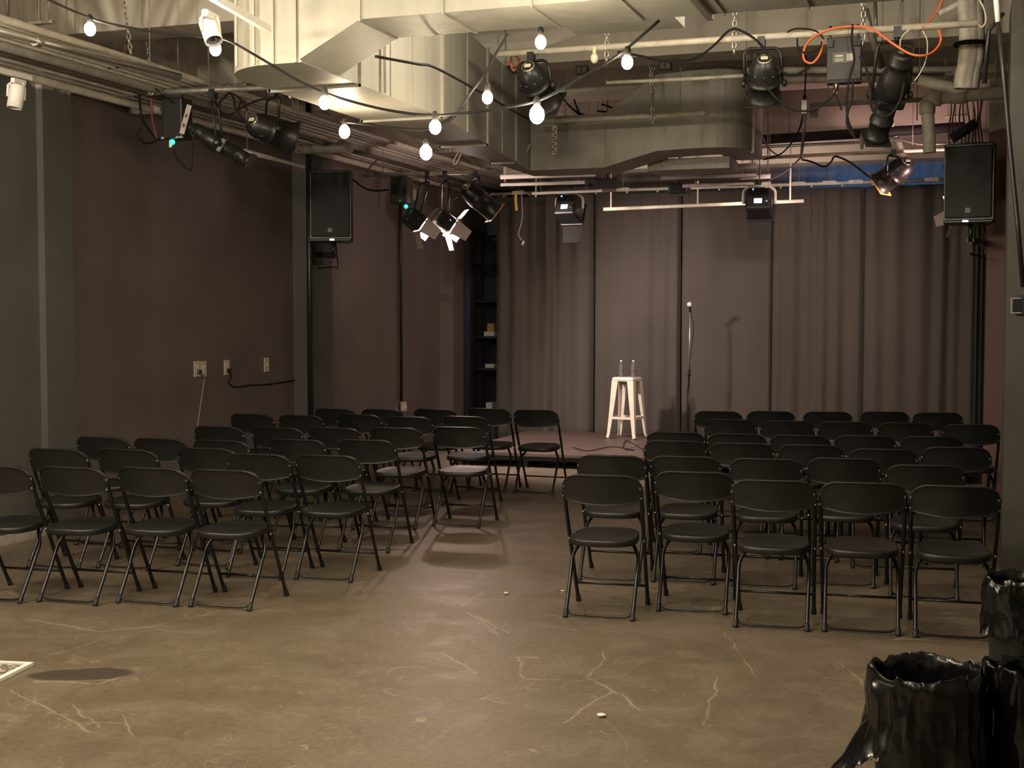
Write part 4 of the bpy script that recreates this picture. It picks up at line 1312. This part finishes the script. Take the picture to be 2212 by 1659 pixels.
cab([(1640, 240), (1646, 290), (1660, 320), (1690, 342)], 14.0, .008, M_CABLEG, 'grey cable hanging right of the branch duct elbow')
cab([(1126, 410), (1128, 470), (1120, 505), (1128, 520)], 15.8, .007, M_CABLEG, 'grey cord with a plug hanging in front of the left curtain')
single('plug', MB().rbox(AY(1130, 525, 15.8), (.03, .03, .06), .008, Matrix.Rotation(.5, 3, 'Y')), M_CABLEG, 'small plug at the end of the cord before the left curtain', 'plug')
cab([(1752, 405), (1753, 460), (1752, 495), (1754, 505)], 16.2, .004, M_CABLE, 'thin dark cord hanging before the right curtain')
cab([(1103, 305), (1110, 325), (1125, 338), (1137, 330), (1145, 310)], 11.9, .007, M_PIPEW, 'pale wire loop under the corner of the branch duct')
cab([(1002, 320), (990, 345), (984, 355), (980, 348), (1000, 312)], 11.0, .007, M_PIPEW, 'pale wire loop under the main duct')
for k, (a, b) in enumerate((((1300, 225), (1470, 255)), ((1205, 200), (1275, 252)), ((1230, 230), (1290, 250)), ((1240, 215), (1265, 255)), ((1290, 240), (1350, 215)))):
    m = ((a[0] + b[0]) / 2, (a[1] + b[1]) / 2 + 12)
    cab([a, m, b], 12.15 + .05 * k, .009, M_CABLE, 'black cable lying on top of the branch duct, %s of five' % ORD[k])
# odd hanging bits
rp = AY(1115, 412, 14.8)
single('rope_end', MB().tube([AY(1115, 412, 14.8), AY(1114, 430, 14.8), AY(1116, 455, 14.8)], .016, 8), M_BRASS, 'short amber rope end hanging above the left curtain', 'rope')
pst = AY(1197, 268, 11.55)
t = Thing('perforated_strap', 'pale perforated strap hanging at the left end of the short cream pipe', 'strap', AY(1199, 331, 11.55))
t.part('band', MB().rbox(AY(1198, 303, 11.55), (.045, .012, .26), .005), M_PIPEW)
for k in range(9):
    t.part('hole', MB().lathe([(.010, 0), (.010, .001), (.002, .002)], AY(1198, 303, 11.55) + Vector((.008 * (-1) ** k, -.007, -.11 + .026 * k)), (0, -1, 0), 8), M_PIPEB)
hk = AY(1099, 134, 9.4)
single('hook', MB().tube(catmull([hk, hk + Vector((.03, 0, -.03)), hk + Vector((.07, 0, -.02)), hk + Vector((.07, 0, .03)), hk + Vector((.02, 0, .04)), hk + Vector((.03, 0, -.06)), hk + Vector((.06, 0, -.05))], 4), .009, 8), M_RUST, 'rusty red hook below the left end of the cream lighting pipe', 'hook')
wr = AY(1862, 302, 14.6)
single('rope_ties', MB().tube([wr + Vector((0, 0, .06)), wr, wr - Vector((0, 0, .10))], [.018, .026, .014], 8), M_WHITE, 'white tie round the shiny kinked conduit at right', 'tie')

# ================================================================== white track lights
def track_light(label, a, b, head, hpivot, haim, r):
    t = Thing('track_light', label, 'track light', Vector(head), 'white track lights')
    t.part('track', MB().box((Vector(a) + Vector(b)) / 2, ((Vector(b) - Vector(a)).length, .036, .03), frame_to((Vector(b) - Vector(a))) @ Matrix(((0, 0, -1), (0, 1, 0), (1, 0, 0)))), M_WHITE)
    h, p = Vector(head), Vector(hpivot)
    t.part('adapter', MB().rbox(p, (.13, .035, .035), .008, frame_to((Vector(b) - Vector(a))) @ Matrix(((0, 0, -1), (0, 1, 0), (1, 0, 0)))), M_WHITE)
    t.part('stem', MB().tube([p, h], .010, 8), M_WHITE)
    aim = Vector(haim).normalized()
    t.part('head', MB().lathe([(r * .6, -r * 1.9), (r * .96, -r * 1.7), (r, -r * 1.6), (r, r * 1.3), (r * .88, r * 1.32), (r * .85, r * .9), (.002, r * .8)], h + aim * r * .6, aim, 22), M_WHITE)
    sd = (p - h).cross(aim).normalized() if (p - h).cross(aim).length > 1e-4 else Vector((1, 0, 0))
    for s_ in (-1, 1):
        t.part('yoke_arm', MB().tube([p + sd * .03 * s_, h + sd * r * 1.08 * s_ + Vector((0, 0, r * .9)), h + sd * r * 1.08 * s_ + aim * r * .6], .009, 6), M_WHITE)
    t.part('lens', MB().lathe([(.002, 0), (r * .84, .001), (.002, .01)], h + aim * r * 1.55, aim, 18), M_DARKLENS)
    return t


ta, tb = AX(-40, 142, -6.2), AX(66, 174, -6.2); tb.z = ta.z
tp = AX(40, 176, -6.2)
track_light('white track light hanging at the far left edge', ta, tb, AX(36, 203, -6.2), tp, (-.1, -.15, -1), .052)
yk = 5.6
ta, tb = AY(440, -18, yk), AY(580, 63, yk + .45); tb.z = ta.z - .0
p0 = AY(455, 32, yk)
track_light('white cylinder track light beside the second glowing bulb', AY(440, -18, 5.6), AY(580, 63, 6.32), AY(453, 62, yk), AY(455, 34, yk), (.45, -.3, -.8), .043)

# ================================================================== speakers
def speaker(label, fc, w, h, d, yaw, led, wall_pt):
    """fc: centre of the front face; faces -y when yaw is 0"""
    R = Matrix.Rotation(yaw, 3, 'Z')
    fc = Vector(fc)
    t = Thing('wall_speaker', label, 'speaker', fc - Vector((0, 0, h / 2)), 'black speakers on the side walls')
    def W(x, y, z): return fc + R @ Vector((x, y, z))
    secs = []
    for z in (-h / 2, h / 2):
        secs.append([W(-w / 2, .02, z), W(w / 2, .02, z), W(w / 2, d * .45, z), W(w * .32, d, z), W(-w * .32, d, z), W(-w / 2, d * .45, z)])
    t.part('cabinet', MB().loft(secs, False), M_BLACK)
    g = t.part('grille', MB().rbox(W(0, .005, .012), (w * .94, .03, h * .9), .012, R), M_SPK)
    t.part('emblem', MB().rbox(W(.0, -.013, -h * .34), (.05, .004, .05), .004, R), M_BLACK, g)
    t.part('top_trim', MB().rbox(W(0, .01, h / 2 - .015), (w, .04, .03), .01, R), M_BLACK)
    t.part('bottom_trim', MB().rbox(W(0, .01, -h / 2 + .015), (w, .04, .03), .01, R), M_BLACK)
    t.part('power_light', MB().rbox(W(led, -.012, -h / 2 + .018), (.05, .012, .016), .005, R), M_LEDB, label='small glowing pale blue light')
    b0 = W(0, d * .5, -h / 2)
    wp = Vector(wall_pt)
    mb = MB().tube([b0 + Vector((0, 0, .02)), b0 - Vector((0, 0, .16))], .02, 8)
    br = t.part('pole_mount', mb, M_BLACK)
    a1 = b0 - Vector((0, 0, .14))
    t.part('wall_arm', MB().tube([a1, wp], .032, 8), M_BLACK)
    t.part('wall_plate', MB().box(wp, (.04, .16, .22)), M_BLACK)
    t.part('cord', MB().tube(catmull([b0 + Vector((0, .05, .02)), b0 + Vector((.03, .04, -.25)), a1 + Vector((.0, .0, -.12)), wp + Vector((0, 0, -.15))], 5), .007, 6), M_CABLE)
    return t


lsp = AY(713, 445, 12.55)
speaker('black loudspeaker mounted on the left wall beside the dark pillar', lsp, .43, .74, .38, math.radians(17), .02, (-6.70, 13.0, lsp.z - .48))
rsp = AY(2092, 396, 12.4)
speaker('black loudspeaker mounted on the right wall pillar', rsp, .42, .70, .36, math.radians(-8), -.02, (.19, 13.45, rsp.z - .47))

# ================================================================== left wall outlets
def plate(label, px, py, h=.115, w=.075, plug=False, sw=False):
    p = AX(px, py, XL)
    t = Thing('outlet_plate', label, 'outlet', p, 'ivory outlet plates on the left wall')
    c = p + Vector((.005, 0, 0))
    t.part('cover', MB().rbox(c, (.010, w, h), .004), M_IVORY)
    if sw:
        t.part('toggle', MB().box(c + Vector((.01, 0, .0)), (.016, .012, .025)), M_IVORY)
    else:
        for s in (-1, 1):
            t.part('socket_face', MB().rbox(c + Vector((.005, 0, s * .024)), (.006, .034, .03), .003), M_WHITE)
    if plug:
        t.part('plug', MB().rbox(c + Vector((.025, 0, -.024)), (.04, .035, .035), .008), M_RUB)
    return p


pa = plate('left one of the paired ivory outlet plates, with a black plug', 425, 797, .15, .11, True)
plate('right one of the paired ivory outlet plates', 438, 797, .15, .11)
pb = plate('single ivory outlet plate with a black plug, left wall', 489, 794, .15, .10, True)
plate('rightmost blank ivory plate on the left wall', 575, 788, .15, .10, False, True)
cable('power_cord', [AX(428, 802, XL + .04), AX(436, 810, XL + .03), AX(441, 816, XL + .012), AX(437, 850, XL + .012), AX(431, 890, XL + .012), AX(426, 925, XL + .012)], .006, M_CABLEG, 'grey cord hanging from the paired outlet plates', 'cord')
cable('power_cord', [AX(492, 800, XL + .04), AX(500, 815, XL + .02), AX(494, 826, XL + .012), AX(508, 836, XL + .012), AX(540, 832, XL + .012), AX(580, 830, XL + .012), AX(638, 821, XL + .012)], .007, M_CABLE, 'black cord running along the left wall from the single outlet plate', 'cord')
p = AX(872, 878, XL + .05)
t = Thing('switch_box', 'small pale switch box at the foot of the slim black conduit', 'electrical box', p)
t.part('case', MB().rbox(p, (.05, .10, .12), .008), M_IVORY)
t.part('toggle', MB().box(p + Vector((.03, 0, 0)), (.02, .014, .03)), M_WHITE)
cable('power_cord', [p + Vector((0, .02, -.06)), p + Vector((0, .05, -.2)), p + Vector((.02, .06, -.45))], .006, M_CABLEG, 'short grey cord below the small switch box', 'cord')

# ================================================================== backstage shelf, left of the curtains
sx0, sx1, sy0, sy1 = -6.86, -6.0, 18.3, 18.66
t = Thing('backstage_shelf', 'tall black shelf half hidden left of the stage curtains', 'shelf', ((sx0 + sx1) / 2, (sy0 + sy1) / 2, 0))
for x in (sx0, sx1):
    for y in (sy0, sy1):
        t.part('post', MB().box((x, y, 1.5), (.035, .035, 3.0)), M_BLACK)
for z in (.35, .95, 1.42, 1.95, 2.5, 2.98):
    t.part('shelf_board', MB().box(((sx0 + sx1) / 2, (sy0 + sy1) / 2, z), (sx1 - sx0, sy1 - sy0, .03)), M_BLACKM)
for px, py, w, h, m, lab, nm, z in ((1060, 722, .16, .07, M_PAPER, 'white box on the backstage shelf, upper one', 'storage_box', 1.435),
                             (1061, 790, .14, .06, M_PAPER, 'white box on the backstage shelf, lower one', 'storage_box', .965),
                             (1060, 853, .10, .09, M_PAPER, 'small white carton low on the backstage shelf', 'carton', .365),
                             (1063, 700, .10, .12, M_BRASS, 'amber-brown bundle on the backstage shelf', 'bundle', 1.505),
                             (1063, 640, .20, .34, M_BLACKWALL, 'dark case standing on the backstage shelf', 'case', 1.965)):
    q = AY(px, py, sy0 + .1)
    single(nm, MB().rbox((q.x, sy0 + .12, z + h / 2), (w, .2, h), .008), m, lab, 'box')
single('backstage_sign', MB().box(AY(1065, 478, 18.2), (.17, .02, .40)), mat('blue_grey_card', (.10, .13, .17), .6), 'blue-grey panel hanging beside the left curtain', 'panel')

# ================================================================== stool, bottles, microphone
sc_ = G(1354, 946, SZ)
SROT = math.radians(-9.6)
Rz = Matrix.Rotation(SROT, 3, 'Z')
st_h = .785
t = Thing('bar_stool', 'cream metal bar stool with tapered legs on the stage', 'stool', (sc_.x, sc_.y, SZ))
def SP(x, y, z): return Vector((sc_.x, sc_.y, SZ)) + Rz @ Vector((x, y, z))
t.part('seat', MB().rbox(SP(0, 0, st_h - .03), (.305, .305, .06), .028, Rz, 5, smooth=False), M_STOOL)
for sx in (-1, 1):
    for sy in (-1, 1):
        # folded sheet leg: an L-shaped section that narrows and splays
        secs = []
        for f, cx_, w in ((0, .148, .085), (.5, .170, .060), (.92, .193, .040), (1.0, .206, .036)):
            z = (st_h - .05) * (1 - f) + .004
            o = cx_
            secs.append([SP(sx * o, sy * o, z), SP(sx * (o - w), sy * o, z), SP(sx * (o - w), sy * (o - .006), z), SP(sx * (o - .010), sy * (o - .010), z), SP(sx * (o - .006), sy * (o - w), z), SP(sx * o, sy * (o - w), z)])
        leg = t.part('leg', MB().loft(secs, False), M_STOOL)
        t.part('rubber_foot', MB().rbox(SP(sx * .196, sy * .196, .008), (.036, .036, .016), .006, Rz), M_RUB, leg)
for a, b in (((-1, -1), (1, -1)), ((1, -1), (1, 1)), ((1, 1), (-1, 1)), ((-1, 1), (-1, -1))):
    o = .172
    t.part('footrest', MB().box((SP(a[0] * o, a[1] * o, .265) + SP(b[0] * o, b[1] * o, .265)) / 2, (.315 if a[1] == b[1] else .016, .016 if a[1] == b[1] else .315, .03), Rz), M_STOOL)
M_PET = mat('clear_bottle_plastic', (.95, .97, 1), .06, trans=.92)
M_CAP = mat('pale_bottle_cap', (.75, .6, .55), .4)
ztop = SZ + st_h
for px, lab in ((1342, 'left one of two clear water bottles on the cream stool'), (1368, 'right one of two clear water bottles on the cream stool')):
    b0 = AY(px, 815, sc_.y + (-.02 if px == 1342 else -.03)); b0.z = ztop
    t = Thing('water_bottle', lab, 'bottle', b0, 'water bottles on the stool')
    t.part('bottle', MB().lathe([(.026, .001), (.031, .006), (.031, .05), (.029, .055), (.031, .06), (.031, .125), (.028, .15), (.016, .178), (.0125, .185), (.0125, .195)], b0, (0, 0, 1), 20), M_PET)
    t.part('cap', MB().lathe([(.0145, .193), (.015, .196), (.015, .212), (.013, .214)], b0, (0, 0, 1), 16), M_CAP)
    t.part('label_band', MB().lathe([(.0316, .065), (.0318, .066), (.0318, .092), (.0316, .093)], b0, (0, 0, 1), 20), M_PET)
mb_ = G(1486, 944, SZ)
mtop = AY(1491, 663, mb_.y)
t = Thing('microphone_stand', 'straight microphone stand on the stage right of the stool', 'microphone stand', (mb_.x, mb_.y, SZ))
t.part('base', MB().lathe([(.125, .0), (.128, .006), (.122, .018), (.03, .028), (.016, .05)], (mb_.x, mb_.y, SZ), (0, 0, 1), 28), M_BLACK)
pt = Vector((mtop.x, mb_.y, mtop.z - .06)); pb0 = Vector((mb_.x, mb_.y, SZ + .03))
pm = pb0.lerp(pt, .50)
t.part('lower_tube', MB().tube([pb0, pm], .0125, 10), M_BLACK)
t.part('height_clutch', MB().tube([pm - Vector((0, 0, .04)), pm + Vector((0, 0, .05))], .019, 10), M_RUB)
t.part('upper_tube', MB().tube([pm, pt], .0095, 10), M_GALV)
t.part('clip', MB().tube([pt, pt + Vector((.0, -.02, .05))], .016, 10), M_BLACK)
mp0 = pt + Vector((.002, -.03, .05))
md = Vector((.05, -.75, .6)).normalized()
t = Thing('microphone', 'handheld microphone with pale ball grille on top of the stand', 'microphone', mp0)
t.part('handle', MB().lathe([(.011, -.12), (.013, -.10), (.015, 0), (.019, .03), (.022, .04)], mp0, md, 16), M_BLACK)
t.part('grille', MB().sphere(mp0 + md * .066, .033, 16, 12), M_WHITE)
cable('microphone_cable', [mp0 - md * .12, mp0 + Vector((.03, .10, -.25)), pm + Vector((.02, -.02, .2)), pm + Vector((-.02, -.02, -.3)), pb0 + Vector((-.02, -.04, .1)), (mb_.x - .1, mb_.y - .2, SZ + .009),
       G(1440, 968, SZ + .009), G(1400, 975, SZ + .009), G(1375, 962, SZ + .009), G(1352, 952, SZ + .009), G(1348, 968, SZ + .009), G(1370, 972, SZ + .009), G(1320, 965, SZ + .009), G(1270, 974, SZ + .009), G(1238, 966, SZ + .009)], .005, M_CABLE, 'microphone cable running down the stand and across the stage', 'cable')
cable('floor_cable', [G(2118, 1040, .01), G(2128, 1046, .01), G(2145, 1050, .01), G(2160, 1051, .01), G(2185, 1046, .01)], .010, M_ORANGE, 'orange cord lying on the floor by the right wall', 'cord')
mo = G(1040, 944, .0)
mo = G(1038, 952, .0)
t = Thing('floor_monitor', 'small black monitor box standing left of the stage', 'speaker', (mo.x, mo.y, 0))
t.part('cabinet', MB().prism([Vector((mo.x - .2, mo.y, .005)), Vector((mo.x - .2, mo.y + .3, .005)), Vector((mo.x - .2, mo.y + .3, .25)), Vector((mo.x - .2, mo.y + .1, .36)), Vector((mo.x - .2, mo.y, .2))], (.4, 0, 0)), M_BLACK)
t.part('handle', MB().tube([(mo.x - .06, mo.y - .01, .15), (mo.x + .06, mo.y - .01, .15)], .01, 8), M_RUB)
t.part('indicator', MB().sphere((mo.x + .12, mo.y - .004, .1), .01, 8, 6), M_CORR)
# scraps on the floor
for px, py, s, lab in ((1093, 1284, .018, 'small crumpled white scrap on the floor in the aisle'), (1300, 1549, .020, 'small pale paper bit on the floor nearest the camera'),
                       (1215, 1278, .012, 'tiny white scrap on the floor left of the front right chair')):
    q = G(px, py, 0)
    mb = MB().sphere(q + Vector((0, 0, s * .5)), s, 10, 7, (1, .8, .3))
    for i, v in enumerate(mb.v):
        mb.v[i] = v + Vector((noise.noise(v * 90), noise.noise(v * 80 + Vector((5, 0, 0))), 0)) * s * .5
        mb.v[i].z = max(mb.v[i].z, .0005)
    single('paper_scrap', mb, M_PAPER, lab, 'scrap')

# white framed panel lying at the left edge of the floor
k0, k1, k2 = G(73, 1431, .015), G(-90, 1424, .015), G(-40, 1480, .015)
ex = (k1 - k0).normalized(); ey = (k2 - k0); ey = (ey - ex * ey.dot(ex)).normalized()
Lx, Ly, fw = .55, .55, .028
t = Thing('framed_floor_panel', 'white-framed patterned panel lying flat at the left edge of the floor', 'panel', (k0.x, k0.y, 0))
for a, b, c_, d_ in ((0, 0, Lx, fw), (0, Ly - fw, Lx, fw), (0, fw, fw, Ly - 2 * fw), (Lx - fw, fw, fw, Ly - 2 * fw)):
    o = Vector((k0.x, k0.y, .001)) + ex * a + ey * b
    t.part('frame_bar', MB().prism([o, o + ex * c_, o + ex * c_ + ey * d_, o + ey * d_], (0, 0, .016)), M_WHITE)
pm_ = mat('speckled_panel_face', (.16, .14, .11), .6)
nt, N, L, bb = nodes_of(pm_)
tc = N.new('ShaderNodeTexCoord')
L.new(mixc(N, L, rng(N, L, noise_node(N, L, tc.outputs['Object'], 40, 3), .48, .56), (.10, .09, .07, 1), (.45, .40, .32, 1)), bb.inputs['Base Color'])
o = Vector((k0.x, k0.y, .002)) + ex * fw + ey * fw
t.part('face', MB().prism([o, o + ex * (Lx - 2 * fw), o + ex * (Lx - 2 * fw) + ey * (Ly - 2 * fw), o + ey * (Ly - 2 * fw)], (0, 0, .006)), pm_)

# ================================================================== bins with black liners
def bin_with_liner(label, c, r, h, seed, flare=.0, tail=None, sag=.05, skirt=.55, drop=None):
    c = Vector((c[0], c[1], 0))
    t = Thing('waste_bin', label, 'waste bin', c, 'bins with black liners by the right wall')
    t.part('bin', MB().lathe([(r * .80, .002), (r * .84, .01), (r * .97, h * .98), (r * 1.0, h), (r * .96, h), (r * .8, .03)], c, (0, 0, 1), 32), M_BIN)
    n = 160
    rings = []
    # from the inside bottom up, over the rim, and down the outside
    path = [(.30, .05), (.74, .07), (.80, .30), (.84, .55), (.88, .80), (.91, .93), (.95, 1.03), (1.0, 1.08), (1.05, 1.06), (1.08, .99), (1.10, .93), (1.10, .84)]
    path += [(1.10 + .03 * q / 5 + flare * (q / 5) ** 2, .84 - (skirt - .16) * q / 5) for q in range(1, 6)]
    last = len(path) - 1
    for pi_, (fr, fz) in enumerate(path):
        ring = []
        for k in range(n):
            a = 2 * PI * k / n
            dirv = Vector((math.cos(a), math.sin(a), 0))
            hh = fz * 2.2
            q = Vector((math.cos(a) * 2.0, math.sin(a) * 2.0, hh + seed))
            rid = (1 - abs(noise.noise(q * 1.25)) * 2.4)
            rid2 = (1 - abs(noise.noise(q * 2.9 + Vector((3, 1, 7)))) * 2.4)
            out = pi_ >= 8
            f = fr + (.075 * rid + .035 * rid2 - .05) * (1.0 if out else .6)
            if out: f = max(f, 1.005)
            elif pi_ < 7: f = min(f, .75 + .15 * fz)
            z = fz * h + .05 * h * noise.noise(q * 1.1 + Vector((9, 0, 0)))
            if 5 <= pi_ <= 10: z += .05 * h * (rid * .7 + rid2 * .3) - .01 * h
            if pi_ == last: z += .20 * h * noise.noise(Vector((math.cos(a) * 2.2, math.sin(a) * 2.2, seed + 3)))
            if tail and pi_ > last - 4:
                w = math.exp(-((a - tail[0] + PI) % (2 * PI) - PI) ** 2 / tail[1] ** 2)
                g_ = (pi_ - last + 4) / 4
                f += w * tail[2] * g_ ** 2; z -= w * tail[3] * g_
            ring.append(c + dirv * (r * f) + Vector((0, 0, max(z, .012))))
        rings.append(ring)
    mb = MB().loft(rings, True, True, False)
    lin = t.part('liner', mb, M_BAG)
    tx = bpy.data.textures.new('liner_creases', 'VORONOI'); tx.noise_scale = r * .42; tx.distance_metric = 'DISTANCE'
    sub = lin.modifiers.new('fine', 'SUBSURF'); sub.levels = 1; sub.render_levels = 1
    ds = lin.modifiers.new('creases', 'DISPLACE'); ds.texture = tx; ds.strength = r * .11; ds.mid_level = .15; ds.texture_coords = 'LOCAL'
    return t


nb = G(2010, 1462, .45)
bin_with_liner('near black bin with a crumpled bag, bottom right corner of the floor', (nb.x - .02, nb.y), .185, .45, 1.7, flare=.10, skirt=.66, tail=(math.radians(190), .33, .75, .10))
b2 = G(2195, 1256, .40)
bin_with_liner('second black bin with a bag, beside the front right chair', (b2.x + .02, b2.y), .165, .40, 7.1, flare=.02, skirt=.62)
b3 = G(2218, 1462, .45)
bin_with_liner('black bin with a bag at the very right edge, behind the near bin', (b3.x + .045, b3.y + .06), .18, .45, 12.4, flare=.05, skirt=.8)

# hanging rods and box on the right pillar
def rp_(px, py): return AY(px, py, 8.6)
single('hanging_rod', MB().tube([rp_(2150, -20), rp_(2156, 48)], .016, 8), M_WHITE, 'white upper end of the dark rod by the right pillar', 'rod')
single('hanging_rod', MB().tube([rp_(2156, 48), rp_(2170, 180), rp_(2183, 330), rp_(2198, 480), rp_(2210, 620)], .014, 8), M_BLACK, 'long dark rod leaning against the right pillar', 'rod')
single('hanging_rod', MB().tube([rp_(2180, 300), rp_(2194, 430), rp_(2207, 600)], .006, 8), M_BLACK, 'thin dark cord beside the leaning rod at right', 'cord')
single('hanging_rod', MB().tube([AY(2168, 28, 9.0), AY(2136, 66, 9.0), AY(2126, 180, 9.0)], .014, 8), M_BLACK, 'bent dark strut left of the leaning rod', 'rod')
wbx = AY(2206, 660, 8.75)
t = Thing('wall_fixture', 'small black box with a silver-edged face at the right picture edge', 'fixture', wbx)
t.part('case', MB().rbox(wbx + Vector((.02, .05, 0)), (.10, .10, .13), .012), M_BLACK)
fr = MB()
for dx, dz, w, h in ((0, .045, .06, .006), (0, -.045, .06, .006), (-.03, 0, .006, .096)):
    fr.box(wbx + Vector((dx - .028, -.003, dz)), (w, .006, h))
t.part('silver_edge', fr, M_GALV)
t.part('lens', MB().rbox(wbx + Vector((-.022, .0, 0)), (.05, .01, .08), .004), M_DARKLENS)

# ================================================================== light
def point(name, loc, e, col=(1, .87, .67), r=.03):
    d = bpy.data.lights.new(name, 'POINT'); d.energy = e; d.color = col; d.shadow_soft_size = r
    o = bpy.data.objects.new(name, d); COL.objects.link(o); o.location = loc
    return o


# unseen bulbs assumed behind the camera; far left pair added to brighten the ceiling
for k, (x, y) in enumerate(((-5.4, 2.4), (-3.9, 3.0), (-2.3, 2.6), (-1.5, 3.2), (-4.6, .2), (-2.6, -.4)  , (-6.1, 4.6), (-5.9, 3.2))):
    point('unseen_room_bulb', (x, y, 3.25 + .05 * (k % 3)), POW['room'] * (2.2 if x < -5.5 else 1))
# spill of the flood lamps over their barn doors, and the blue light behind the curtains
def spot(name, loc, target, e, col, size, blend=.5, r=.08):
    d = bpy.data.lights.new(name, 'SPOT'); d.energy = e; d.color = col; d.spot_size = math.radians(size); d.spot_blend = blend; d.shadow_soft_size = r
    o = bpy.data.objects.new(name, d); COL.objects.link(o); o.location = loc
    o.rotation_euler = frame_to(Vector(loc) - Vector(target)).to_euler()
    return o


# added fill lamps hidden behind the cross duct, brightening beams and branch duct
for x in (-2.7, -1.4, -.2):
    point('bay_fill', (x, 7.75, 3.62), POW['bay'])
# added unseen fill spots over the near half, brightening floor and seats
for x, y, tx, ty in ((-3.4, 4.6, -3.5, 7.4), (-2.0, 4.6, -1.9, 7.8), (-2.6, 1.6, -2.6, 3.4)):
    spot('floor_fill', (x, y, 3.45), (tx, ty, 0), POW['track'], (1, .86, .66), 125, .9, .06)
spot('flood_leak', A2 + Vector((.02, -.12, -.12)), (-3.2, 8.2, 0), POW['leak'], (1, .70, .60), 58, 1, .05)
spot('blue_wash', (-1.3, 18.0, 3.0), (-.6, 19.3, 3.5), POW['blue'], (.17, .40, 1), 150)
spot('blue_wash', (-5.9, 18.2, 2.6), (-6.5, 19.2, 1.4), POW['blue'] * .25, (.25, .45, 1), 120)
spot('flood_spill', A3 + Vector((-.10, .05, .16)), (-1.6, 14.6, 4.2), POW['pink'] * .5, (1, .58, .56), 140, .8)
point('flood_spill', A2 + Vector((.12, .10, .16)), POW['spill'], (1, .74, .66), .05)
w = bpy.data.worlds.new('room_dark'); SC.world = w; w.use_nodes = True
w.node_tree.nodes['Background'].inputs['Color'].default_value = (0, 0, 0, 1)
SC.view_settings.view_transform = 'Standard'
SC.view_settings.look = 'None'
SC.view_settings.gamma = 1
SC.view_settings.use_curve_mapping = False
SC.view_settings.exposure = 0.0

SC.cycles.max_bounces = 5
SC.cycles.diffuse_bounces = 3
SC.cycles.glossy_bounces = 3
SC.cycles.transmission_bounces = 5
SC.cycles.caustics_reflective = False
SC.cycles.caustics_refractive = False

SC.cycles.adaptive_threshold = .085
SC.cycles.use_light_tree = False
